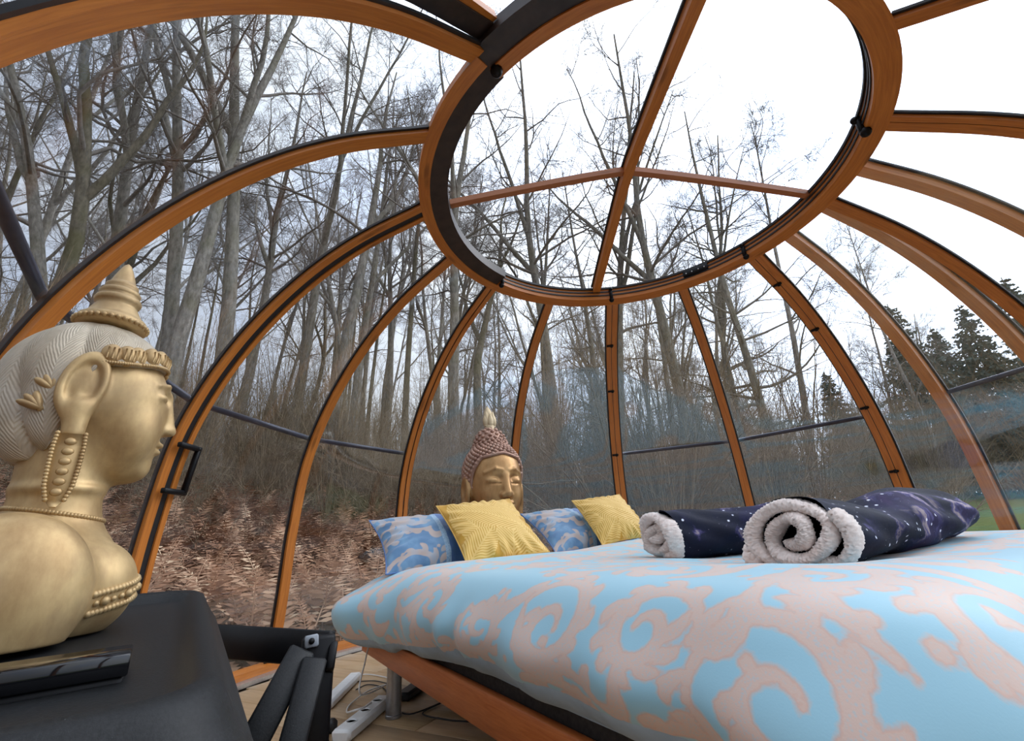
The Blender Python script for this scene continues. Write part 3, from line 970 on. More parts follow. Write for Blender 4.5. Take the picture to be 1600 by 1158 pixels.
# evergreen firs at the right
def make_fir(seed, H, r):
    rng = np.random.default_rng(seed)
    tv, tf = tubes(np.stack([np.zeros(8), np.zeros(8), np.linspace(0, H, 8)], 1)[None], np.linspace(.16, .02, 8)[None], 7)
    V, F, off = [], [], 0
    n = 420
    z = rng.uniform(.06, .985, n) ** .9 * H; a = rng.uniform(0, 2 * math.pi, n); L = (1 - z / H) ** .85 * r * rng.uniform(.7, 1.15, n) + .12
    st = np.stack([0 * a, 0 * a, z], 1); d = np.stack([np.cos(a), np.sin(a), -.12 - .2 * rng.random(n)], 1)
    P, Rd = grow(st, d, L, np.full(n, .02), 5, rng, .05, .03, .7)
    v, f = tubes(P, Rd, 3)
    # needle sprays: flat slivers hanging on both sides of each bough
    s, dd, l2, _ = spawn(P, Rd, 16, .12, 1.0, (35, 70), rng, (.18, .34), 1, L)
    l2 = np.maximum(l2, .10); dd[:, 2] -= .35; dd /= np.linalg.norm(dd, axis=1, keepdims=True)
    side = np.cross(dd, rng.normal(0, 1, dd.shape)); side /= np.linalg.norm(side, axis=1, keepdims=True)
    w = (.035 + .05 * rng.random(len(s)))[:, None]
    q = np.stack([s - side * w * .4, s + side * w * .4, s + dd * l2[:, None] * .6 + side * w, s + dd * l2[:, None], s + dd * l2[:, None] * .6 - side * w], 1)
    nf = np.arange(len(s) * 5).reshape(-1, 5)
    return (tv, tf), (np.vstack([v, q.reshape(-1, 3)]), [f, nf + len(v)])


m = Mat('blue_green_fir_needles'); g = m.noise(m.coord('Object'), 3, 5)
m.p(color=m.ramp(g, [(.3, (.065, .105, .095)), (.7, (.15, .215, .20))]), rough=.8, spec=.2); M['needles'] = m.m
(ft, fb) = make_fir(3, 11, 2.9)
FT, FB = make_mesh('trunk', ft[0], ft[1], M['bark_dark']), make_mesh('boughs', fb[0], fb[1], M['needles'], False)


def plant_fir(u, v, D, sc, rot, label, group=None):
    x, y = ray_xy(u, v, D); t = empty('fir_tree', (x, y, float(terrain(x, y)) - .1), rot); t.scale = (sc, sc, sc)
    link('trunk', FT, t); link('boughs', FB, t); tag(t, label, 'tree', group)


plant_fir(1452, 640, 30, .92, .2, 'dark blue-green fir left of the wider fir')
plant_fir(1572, 640, 25, .70, 1.9, 'wide blue-green fir at the end of the woods')
plant_fir(1508, 640, 34, .85, 3.1, 'more distant fir between two larger firs')
plant_fir(1670, 640, 27, .80, 4.4, 'tall blue-green fir beyond the wide fir')
plant_fir(925, 560, 34, .9, 5.0, 'hazy evergreen behind the centre rib thicket')
plant_fir(1300, 620, 36, .8, .9, 'low dark fir behind the hazel bushes')

# ------------------------------------------------------------------ bracken and litter (uncountable)
m = Mat('dry_bracken'); info = m.attr('tone')
m.p(color=m.ramp(info, [(0, (.12, .056, .034)), (.45, (.32, .170, .100)), (.8, (.49, .31, .20)), (1.0, (.64, .47, .31))]), rough=.9, spec=.15); M['bracken'] = m.m


def fern_field(n, az0, az1, d0, d1, rng, near_bias=.6):
    """dry fronds: a bent stalk with paired leaflets"""
    V, F, T = [], [], []
    az = np.radians(rng.uniform(az0, az1, n)); D = d0 + (d1 - d0) * rng.random(n) ** (1 / (1 - near_bias + 1e-6)) if False else d0 + (d1 - d0) * rng.random(n) ** 1.6
    x, y = D * np.sin(az), D * np.cos(az)
    PL = np.array(placed)
    keep = (np.hypot(x - AX, y - AY) > 2.95) & (np.hypot(x[:, None] - PL[:, 0], y[:, None] - PL[:, 1]).min(1) > .35)
    x, y = x[keep], y[keep]; N = len(x)
    z = terrain(x, y)
    h = rng.uniform(0, 2 * math.pi, N)
    away = np.arctan2(y - AY, x - AX); h = np.where(np.hypot(x - AX, y - AY) < 4.1, away + (h / math.pi - 1) * 1.2, h)   # near the dome fronds arch away from its panes
    L = rng.uniform(.38, .9, N); lean = rng.uniform(.1, 1.0, N)
    k = 12
    t = np.linspace(0, 1, k)
    ang = lean[:, None] + 1.35 * t[None] ** 1.5 * rng.uniform(.5, 1.2, N)[:, None]
    ds = (L / (k - 1))[:, None]
    rx = np.concatenate([np.zeros((N, 1)), np.cumsum(np.sin(ang[:, :-1]) * ds, 1)], 1); rz = np.concatenate([np.zeros((N, 1)), np.cumsum(np.cos(ang[:, :-1]) * ds, 1)], 1)
    zb = z - .03 + rng.uniform(0, .32, N)
    P = np.stack([x[:, None] + rx * np.cos(h)[:, None], y[:, None] + rx * np.sin(h)[:, None], zb[:, None] + rz], -1)
    P[..., 2] = np.maximum(P[..., 2], terrain(P[..., 0], P[..., 1]) + .02)
    sv = np.stack([-np.sin(h), np.cos(h), 0 * h], 1)
    tone = np.clip(rng.beta(2, 2.4, N), 0, 1)
    # stalk
    w = .006 * (1 - .7 * t)[None, :, None]
    S = np.stack([P - sv[:, None] * w, P + sv[:, None] * w], 2)
    V.append(S.reshape(-1, 3)); f = grid_faces(k, 2); F.append((f[None] + (np.arange(N) * k * 2)[:, None, None]).reshape(-1, 4)); T.append(np.repeat(tone, k * 2)); off = N * k * 2
    Tn = np.gradient(P, axis=1); Tn /= np.linalg.norm(Tn, axis=2, keepdims=True) + 1e-9
    for sgn in (-1, 1):
        for i in range(1, k):
            for e in (0.0, .5):
                b = P[:, i - 1] * (1 - e) + P[:, i] * e if e else P[:, i]
                ll = (L * .21 * (1.05 - t[i]) ** .8 * rng.uniform(.6, 1.2, N))[:, None] + .015
                dirv = sv * sgn * .85 + Tn[:, i] * .5 + rng.normal(0, .10, (N, 3)); dirv[:, 2] -= .22; dirv /= np.linalg.norm(dirv, axis=1, keepdims=True)
                wv = Tn[:, i] - dirv * (Tn[:, i] * dirv).sum(1, keepdims=True) + rng.normal(0, .15, (N, 3)); wv /= np.linalg.norm(wv, axis=1, keepdims=True)
                ww = ll * .12
                q = np.stack([b, b + dirv * ll * .45 + wv * ww, b + dirv * ll, b + dirv * ll * .45 - wv * ww], 1)
                V.append(q.reshape(-1, 3)); F.append(np.arange(N * 4).reshape(-1, 4) + off); off += N * 4; T.append(np.repeat(np.clip(tone + rng.normal(0, .12, N), 0, 1), 4))
    return np.vstack(V), np.vstack(F), np.concatenate(T)


rf = np.random.default_rng(4)
v1, f1, t1 = fern_field(7200, -75, -8, 2.2, 10.5, rf)
v2, f2, t2 = fern_field(2200, -12, 34, 4.9, 11, rf)
v3, f3, t3 = fern_field(300, 30, 36, 5.2, 13, rf)
br = mk('bracken', np.vstack([v1, v2, v3]), [f1, f2 + len(v1), f3 + len(v1) + len(v2)], M['bracken'], None, False, attrs={'tone': np.concatenate([t1, t2, t3])})
tag(br, 'dry brown bracken covering the bank around the dome', 'bracken', kind='stuff')


# thin standing stems and brambles filling the wood floor
def brush_field(n, az0, az1, d0, d1, h0, h1, rng, r=.006, lean=.25, wob=.06):
    az = np.radians(rng.uniform(az0, az1, n)); D = np.sqrt(rng.uniform(d0 * d0, d1 * d1, n)); x, y = D * np.sin(az), D * np.cos(az)
    PL = np.array(placed)
    k = (np.hypot(x - AX, y - AY) > 4.2) & (np.hypot(x[:, None] - PL[:, 0], y[:, None] - PL[:, 1]).min(1) > .45); x, y, D = x[k], y[k], D[k]; N = len(x)
    st = np.stack([x, y, terrain(x, y) - .05], 1); d = np.stack([rng.normal(0, lean, N), rng.normal(0, lean, N), np.ones(N)], 1)
    return grow(st, d, rng.uniform(h0, h1, N), r * rng.uniform(.5, 1.4, N) * np.clip(D / 9, .8, 2.2), 6, rng, wob, -.01, .7)


bv, bf, off = [], [], 0
for args in ((2100, -66, -8, 7.5, 20, .8, 3.2), (1800, -12, 30, 7.5, 20, .8, 4.2), (600, 28, 42, 13, 28, .8, 3.6), (520, 42, 66, 25, 36, 1.2, 4.5), (1400, -66, 30, 6.2, 12, .4, 1.6)):
    P, Rd = brush_field(*args, rf, lean=.5 if args[0] == 1400 else .25); v, f = tubes(P, Rd, 3); bv.append(v); bf.append(f + off); off += len(v)
    s, d, L, r = spawn(P, Rd, 2, .25, 1, (20, 60), rf, (.2, .5), .6, np.full(len(P), 1.6), .003)
    P2, R2 = grow(s, d, L, r, 4, rf, .15, 0, .6); v, f = tubes(P2, R2, 3); bv.append(v); bf.append(f + off); off += len(v)
bb = mk('brushwood', np.vstack(bv), [np.vstack(bf)], M['brush'], None, True)
tag(bb, 'thin bare saplings and bramble stems filling the wood floor', 'brushwood', kind='stuff')
# ------------------------------------------------------------------ duvet with a printed scroll pattern
def scroll_field(S, T, seed=2, pitch=.27):
    """signed field of an acanthus-like scroll print: positive inside the pale strokes (metres)"""
    rng = np.random.default_rng(seed); f = np.full(S.shape, -.05, dtype=np.float32)

    def stroke(P, W):
        x0, y0 = P.min(0) - .1; x1, y1 = P.max(0) + .1
        sel = (S > x0) & (S < x1) & (T > y0) & (T < y1)
        if not sel.any(): return
        a, b = S[sel][:, None], T[sel][:, None]
        best = np.full(a.shape[0], -1.0)
        for k in range(0, len(P), 24):
            q = P[k:k + 24]; w = W[k:k + 24]
            best = np.maximum(best, (w[None] - np.hypot(a - q[None, :, 0], b - q[None, :, 1])).max(1))
        f[sel] = np.maximum(f[sel], best)

    lo_s, hi_s, lo_t, hi_t = S.min(), S.max(), T.min(), T.max()
    gs = np.arange(lo_s - pitch, hi_s + pitch, pitch); gt = np.arange(lo_t - pitch, hi_t + pitch, pitch)
    for i, a in enumerate(gs):
        for j, b in enumerate(gt):
            c = np.array([a + (.5 * pitch if j % 2 else 0) + rng.normal(0, .03), b + rng.normal(0, .03)])
            hand = 1 if (i + j) % 2 else -1; ph = rng.uniform(0, 6.28); R = pitch * rng.uniform(.40, .52)
            th = np.linspace(0, 2 * math.pi * 1.45, 90); r = R * np.exp(-.17 * th)
            P = c + np.stack([r * np.cos(hand * th + ph), r * np.sin(hand * th + ph)], 1)
            stroke(P, .004 + .0165 * np.sin(np.linspace(.25, 3.0, 90)) ** 1.0 * (r / R) ** .5)
            # sprouting curled leaves along the outside
            for q in np.linspace(3, 62, 11).astype(int):
                d = P[q] - c; d /= np.linalg.norm(d); tn = np.array([-d[1], d[0]]) * hand
                L = R * rng.uniform(.35, .6); u = np.linspace(0, 1, 24)
                curl = rng.uniform(1.2, 2.4)
                ang = np.cumsum(np.full(24, curl / 24)) * hand
                dirs = np.cos(ang)[:, None] * d + np.sin(ang)[:, None] * tn
                Q = P[q] + np.cumsum(dirs * L / 24, 0)
                stroke(Q, .0025 + .0115 * np.sin(np.pi * np.clip(u * .95 + .08, 0, 1)) ** .8)
            # tail ribbon to the next scroll
            e = c + np.array([pitch * .55, hand * pitch * .5]); u = np.linspace(0, 1, 40)[:, None]
            st = P[0]; mid = (st + e) / 2 + np.array([.06 * hand, -.08])
            Q = (1 - u) ** 2 * st + 2 * u * (1 - u) * mid + u * u * e
            stroke(Q, .004 + .017 * np.sin(np.pi * u[:, 0]))
            # dots
            for _ in range(5):
                p = c + rng.normal(0, pitch * .33, 2); stroke(p[None], np.array([rng.uniform(.006, .013)]))
    return f


def print_fabric(name, ground, printc, stip_scale=240, edge=.0035, rough=.5, stipc=None):
    m = Mat(name); a = m.attr('motif')
    tc = m.node('ShaderNodeTexCoord').outputs['UV']
    wob = m.noise(tc, 55, 4, .6)
    d = m.math('ADD', a, m.math('MULTIPLY_ADD', wob, .014, -.0045))
    fac = m.ramp(m.math('MULTIPLY_ADD', d, 1 / (edge * 8), .5, clamp=True), [(.38, (0, 0, 0)), (.62, (1, 1, 1))])
    vo = m.node('ShaderNodeTexVoronoi', {'Vector': tc, 'Scale': stip_scale}).outputs['Distance']
    st = m.ramp(vo, [(.25, (1, 1, 1)), (.5, (0, 0, 0))])
    stip = stipc or tuple(.5 * (p + q) for p, q in zip(ground, printc))
    pc = m.mix(m.math('MULTIPLY', m.math('MULTIPLY', st, .75), m.ramp(m.math('MULTIPLY', a, 60.0), [(.1, (0, 0, 0)), (.5, (1, 1, 1))])), printc, stip)
    rim = m.ramp(m.math('ABSOLUTE', m.math('MULTIPLY_ADD', d, 100.0, -.22)), [(.0, (1, 1, 1)), (.28, (0, 0, 0))])
    pc = m.mix(m.math('MULTIPLY', rim, .55), pc, (.66, .36, .25))
    # second layer: soft tone inside the ground
    g2 = m.mix(m.math('MULTIPLY', m.noise(tc, 3, 3), .25), ground, tuple(c * .8 for c in ground))
    m.p(color=m.mix(fac, g2, pc), rough=rough, sheen=.25)
    m.bump(m.noise(tc, 380, 2), .05, .002)
    return m.m


M['duvet'] = print_fabric('scroll_print_duvet_cotton', (.32, .585, .70), (.66, .49, .41))
_NS, _NT = 400, 380
_s = np.linspace(-.28, 2.57, _NS); _tt = np.linspace(-.28, 2.28, _NT)
S, T = np.meshgrid(_s, _tt, indexing='ij')
core = (.27, 2.02, .26, 1.74)                                   # flat middle of the duvet
cs = np.clip(S, core[0], core[1]); ct = np.clip(T, core[2], core[3])
es, et = S - cs, T - ct; er = np.hypot(es, et) + 1e-9
RMAX = .515
_pp = catmull(np.array([[0, .575], [.12, .568], [.22, .545], [.29, .495], [.325, .43], [.32, .365], [.285, .31], [.24, .295]]), 12)
_pl = np.concatenate([[0], np.cumsum(np.linalg.norm(np.diff(_pp, axis=0), axis=1))])
q = np.minimum(er, RMAX) / RMAX * _pl[-1]
hx = np.interp(q, _pl, _pp[:, 0]); hz = np.interp(q, _pl, _pp[:, 1])
headk = 1 - smoothstep(.1, .75, S)
hx = hx * (1 + .42 * headk * smoothstep(.1, .3, hx))
ps = cs + es / er * hx; pt = ct + et / er * hx
# the hem rides up towards the foot, lower at the head end
low = smoothstep(.12, .4, er / RMAX)
hz = hz + smoothstep(.5, .95, er / RMAX) * (.075 * smoothstep(0.45, 1.35, ps) - .01) - .02 * smoothstep(.25, .6, er / RMAX) * smoothstep(.5, 1.6, ps) - smoothstep(.4, .9, er / RMAX) * .10 * np.clip(es / er, 0, 1)
# swell, creases and the hollows under the things lying on it
hz = hz - headk * .045 * np.exp(-((er / RMAX - .5) / .17) ** 2)
hz = hz + (1 - low) * (.022 * (vnoise(ps * 2.1 + 5, pt * 2.1, 8) - .5) + .010 * (vnoise(ps * 6, pt * 5.5, 9) - .5))
hz = hz + .018 * np.exp(-((ps - 1.0) ** 2 + (pt - 1.0) ** 2) / .5) * (1 - low)
fold = np.sin(ps * 21 + 4 * vnoise(ps * 3, pt * 3, 2) * 2) * smoothstep(.45, .8, er / RMAX)
out = .010 * fold + .02 * (vnoise(ps * 4.2, pt * 4.2, 12) - .5) * low
ps = ps + es / er * out; pt = pt + et / er * out


def hollow(s0, t0, rs, rt, dep):
    global hz
    hz = hz - dep * np.exp(-(((ps - s0) / rs) ** 2 + ((pt - t0) / rt) ** 2)) * (1 - low)


def duvet_z(s, t):
    i = np.argmin((ps - s) ** 2 + (pt - t) ** 2 + np.where(er / RMAX > .6, 9, 0)); return float(hz.ravel()[i])


def to_bed(p):
    d = np.asarray(p[:2]) - BO; return float(d @ BU), float(d @ BV)


hollow(.25, .5, .25, .45, .02); hollow(.25, 1.5, .25, .45, .02)
_r2 = to_bed((.74, 1.32)); hollow(_r2[0] - .05, _r2[1] + .18, .30, .42, .040)
_r1 = to_bed((.54, 1.86)); hollow(_r1[0], _r1[1] + .15, .28, .4, .035)
hollow(.46, 1.45, .28, .34, -.045)


def off_frame(a, b, z):
    """keep the tucked hem on or outside the rails and off the mattress side"""
    w = np.abs(es) > np.abs(et)
    lowv = (z < .385) & (er / RMAX > .5)
    b = np.where(lowv & ~w & (et < 0), np.minimum(b, .012), b); b = np.where(lowv & ~w & (et > 0), np.maximum(b, BWd - .012), b)
    a = np.where(lowv & w & (es < 0), np.minimum(a, .012), a); a = np.where(lowv & w & (es > 0), np.maximum(a, BL + .012), a)
    ins = (a > -.014) & (a < BL + .010) & (b > -.014) & (b < BWd + .014)
    return a, b, np.where(ins, np.maximum(z, .301), z)


hx0 = (ps - cs - es / er * hx, pt - ct - et / er * hx)
lin_s, lin_t, lin_z = off_frame(cs + es / er * hx * .965 + hx0[0], ct + et / er * hx * .965 + hx0[1], hz - .016)
ps, pt, hz = off_frame(ps, pt, hz)
mot = scroll_field(S.astype(np.float32), T.astype(np.float32))
fcs = grid_faces(_NS, _NT)
ok = (er.ravel()[fcs].min(1) < RMAX)
W = np.stack([ps.ravel(), pt.ravel(), hz.ravel()], 1)
duvet = mk('duvet', W, [fcs[ok]], M['duvet'], None, True, np.stack([S.ravel(), T.ravel()], 1), {'motif': mot.ravel()})
duvet.location = (*BO, 0); duvet.rotation_euler = (0, 0, BED_ANG)
_k = 4; _er = er[::_k, ::_k]
_lv = np.stack([q[::_k, ::_k].ravel() for q in (lin_s, lin_t, lin_z)], 1)
_lf = grid_faces(*_er.shape); mk('lining', _lv, [_lf[_er.ravel()[_lf].min(1) < RMAX][:, ::-1]], M['sheet'], duvet)
tag(duvet, 'puffy sky-blue duvet printed with pale scrolls spread over the bed', 'duvet')


# ------------------------------------------------------------------ pillows and cushions
def cushion_mesh(w, h, th, n=90, pinch=.10, crumple=.010, seed=0, motif=None, p=2.2):
    """stuffed square: front and back skins meeting at the seam; local x width, z height, -y front"""
    rng = np.random.default_rng(seed)
    u = np.linspace(-1, 1, n); X, Z = np.meshgrid(u, u, indexing='ij')
    ex = 1 - pinch * (1 - Z ** 2) * np.abs(X) ** 3; ez = 1 - pinch * (1 - X ** 2) * np.abs(Z) ** 3
    x = X * ex * w / 2; z = Z * ez * h / 2
    prof = ((1 - np.abs(X) ** p) * (1 - np.abs(Z) ** p)) ** .62
    wr = crumple * (vnoise(X * 3 + seed, Z * 3, seed) + .5 * vnoise(X * 8, Z * 8, seed + 3) - .75) * np.minimum(1, prof * 2)
    rad = np.maximum(np.abs(X), np.abs(Z)); ang = np.arctan2(Z, X)
    wr = wr + .006 * np.sin(ang * 22 + 3 * vnoise(X * 2, Z * 2, seed + 9)) * smoothstep(.55, .9, rad) * np.minimum(1, prof * 3)
    y = th / 2 * prof
    V = np.vstack([np.stack([x, -(y + wr), z], -1).reshape(-1, 3), np.stack([x, y + wr * .5, z], -1).reshape(-1, 3)])
    F = [grid_faces(n, n), grid_faces(n, n)[:, ::-1] + n * n]
    UVs = np.tile(np.stack([X * w / 2, Z * h / 2], -1).reshape(-1, 2), (2, 1))
    at = {}
    if motif is not None:
        m_ = motif(X * w / 2, Z * h / 2).ravel(); at['motif'] = np.concatenate([m_, m_])
    return V, F, UVs, at


def frame_from(xdir, zdir):
    x = np.asarray(xdir, float); x /= np.linalg.norm(x); z = np.asarray(zdir, float); z -= x * (x @ z); z /= np.linalg.norm(z)
    y = np.cross(z, x)
    return Matrix((x, y, z)).transposed()


def place(o, c, xdir, zdir):
    m = frame_from(xdir, zdir).to_4x4(); m.translation = Vector(c); o.matrix_world = m; return o


def palm(x, z):
    """palm fronds: ribs with slanted leaflets"""
    f = np.full(x.shape, -.02)
    for (cx, cz, a, L) in ((-.12, -.02, 1.9, .26), (.06, -.10, 1.25, .30), (.13, .12, 2.3, .22), (-.10, .15, .9, .2), (.0, .02, 2.6, .3), (-.16, -.17, .7, .24), (.17, -.17, 2.0, .2), (.02, .2, 1.6, .16)):
        d = np.array([math.cos(a), math.sin(a)]); dx, dz = x - cx, z - cz
        u = dx * d[0] + dz * d[1]; v = -dx * d[1] + dz * d[0]
        env = .085 * np.sqrt(np.clip(1 - (u / (L * .62)) ** 2, 0, 1))
        leaf = .0052 - np.abs(((u - np.abs(v) * 1.0) % .017) - .0085)
        leaf = np.where((np.abs(v) < env) & (env > .01), leaf, -.01); leaf = np.maximum(leaf, np.where((np.abs(u) < L * .62), .0035 - np.abs(v), -.01))
        inside = np.abs(v) < env
        f = np.where(inside, leaf, f)
    return f


m = Mat('mustard_velvet_palm_print'); a = m.attr('motif'); tc = m.node('ShaderNodeTexCoord').outputs['UV']
fac = m.ramp(m.math('MULTIPLY_ADD', a, 160.0, .5, clamp=True), [(.3, (0, 0, 0)), (.7, (1, 1, 1))])
m.p(color=m.mix(fac, (.58, .31, .028), (.78, .52, .15)), rough=.62, sheen=.15); m.bump(m.noise(tc, 220, 2), .06, .002); M['mustard'] = m.m
m = Mat('blue_scroll_pillowcase'); a = m.attr('motif'); tc = m.node('ShaderNodeTexCoord').outputs['UV']
sx = m.node('ShaderNodeSeparateXYZ', {0: tc}).outputs['X']
fac = m.ramp(m.math('MULTIPLY_ADD', a, 60, .5, clamp=True), [(.4, (0, 0, 0)), (.6, (1, 1, 1))])
pat = m.mix(fac, (.085, .20, .36), (.44, .35, .31))
pat = m.mix(m.math('MULTIPLY', m.ramp(m.noise(tc, 9, 4), [(.45, (0, 0, 0)), (.6, (1, 1, 1))]), .45), pat, (.22, .42, .60))
plain = m.mix(m.noise(tc, 8, 3), (.045, .125, .34), (.075, .18, .42))
band = m.ramp(sx, [(.0, (0, 0, 0)), (.46, (0, 0, 0)), (.465, (1, 1, 1))])
m_band = m.math('GREATER_THAN', sx, -.045)
col = m.mix(m_band, pat, plain)
edge_b = m.math('LESS_THAN', m.math('ABSOLUTE', m.math('SUBTRACT', sx, -.058)), .013)
lace = m.mix(m.node('ShaderNodeTexVoronoi', {'Vector': tc, 'Scale': 180.0}).outputs['Distance'], (.42, .58, .72), (.16, .32, .52))
m.p(color=m.mix(edge_b, col, lace), rough=.5, sheen=.3); M['pillowcase'] = m.m


def make_pillow(name, c, xdir, zdir, w, h, th, mat, label, cat, seed, motif, group=None, crumple=.014, pinch=.08):
    V, F, UVs, at = cushion_mesh(w, h, th, 110 if w < .5 else 76, pinch, crumple, seed, motif)
    o = mk(name, V, F, mat, None, True, UVs, at); place(o, c, xdir, zdir)
    # piping along the seam
    u = np.linspace(-1, 1, 24); e = []
    for k, (f1, f2) in enumerate(((u, -1 + 0 * u), (1 + 0 * u, u), (u[::-1], 1 + 0 * u), (-1 + 0 * u, u[::-1]))):
        ex = 1 - pinch * (1 - f2 ** 2) * np.abs(f1) ** 3; ez = 1 - pinch * (1 - f1 ** 2) * np.abs(f2) ** 3
        e.append(np.stack([f1 * ex * w / 2, 0 * f1, f2 * ez * h / 2], 1)[:-1])
    e = np.vstack(e + [e[0][:1]])
    MB().tube(e, .0035, 6).build('piping', mat, o, True)
    return tag(o, label, cat, group)


def pil_motif(x, z): return scroll_field((x + 1).astype(np.float32), (z + 1).astype(np.float32), 5, .24)


bx3, by3 = np.array([*BV, 0]), np.array([*BU, 0])
make_pillow('pillow', bed_pt(.190, .36, .665), bx3, np.array([0, 0, .58]) - by3 * .80, .72, .42, .19, M['pillowcase'], 'blue scroll-print pillow at the outer corner of the bed head', 'pillow', 3, pil_motif, 'blue pillows at the bed head')
make_pillow('pillow', bed_pt(.121, 1.33, .685), bx3, np.array([0, 0, .55]) - by3 * .82, .72, .42, .19, M['pillowcase'], 'blue scroll-print pillow lying behind both mustard cushions', 'pillow', 6, pil_motif, 'blue pillows at the bed head')
CUSH = [((-.157, 2.41, .712), (.857, .51, .07), (-.43, .63, .645), .44, 'mustard palm-leaf cushion leaning on the pillow below the serene head'),
        ((.556, 2.936, .741), (.91, .405, .085), (-.334, .60, .728), .37, 'mustard palm-leaf cushion beside the smaller blanket roll')]
for i, (c, xd, zd, sz, lab) in enumerate(CUSH):
    make_pillow('cushion', c, xd, zd, sz, sz, .14, M['mustard'], lab, 'cushion', 11 + i, palm, 'mustard cushions on the bed', .006, .06)


# ------------------------------------------------------------------ rolled galaxy blankets
m = Mat('galaxy_print_fleece'); v = m.coord('Object')
n1 = m.noise(v, 3.2, 5, .6, .8); n2 = m.noise(m.coord('Object', (1, 1, 1), (.4, .2, .9)), 5, 4)
base = m.ramp(n1, [(.3, (.004, .005, .014)), (.52, (.006, .009, .028)), (.62, (.012, .013, .055)), (.72, (.035, .022, .08))])
neb = m.ramp(m.math('ABSOLUTE', m.math('SUBTRACT', n1, .60)), [(.0, (.62, .50, .45)), (.022, (.12, .10, .26)), (.055, (0, 0, 0))])
base = m.mix(m.math('MULTIPLY', m.ramp(n2, [(.46, (0, 0, 0)), (.60, (1, 1, 1))]), .8), base, neb, 'ADD')
vo = m.node('ShaderNodeTexVoronoi', {'Vector': m.coord('Object', (1, 1.0, 1)), 'Scale': 26.0})
star = m.ramp(vo.outputs['Distance'], [(.0, (1, 1, 1)), (.09, (.85, .88, 1)), (.15, (0, 0, 0))])
vo2 = m.node('ShaderNodeTexVoronoi', {'Vector': m.coord('Object'), 'Scale': 60.0})
star2 = m.ramp(vo2.outputs['Distance'], [(.0, (.5, .5, .6)), (.09, (0, 0, 0))])
col = m.mix(1.0, m.mix(1.0, base, star, 'ADD'), star2, 'ADD')
m.p(color=col, rough=.75, sheen=.0, spec=.25); m.bump(m.noise(v, 18, 3), .25, .01); M['galaxy'] = m.m
m = Mat('cream_sherpa_fleece'); v = m.coord('Object'); g = m.noise(v, 70, 5, .7)
m.p(color=m.ramp(g, [(.3, (.84, .68, .60)), (.65, (.96, .85, .79))]), rough=.95, sheen=.6); m.bump(g, .45, .004); M['sherpa'] = m.m


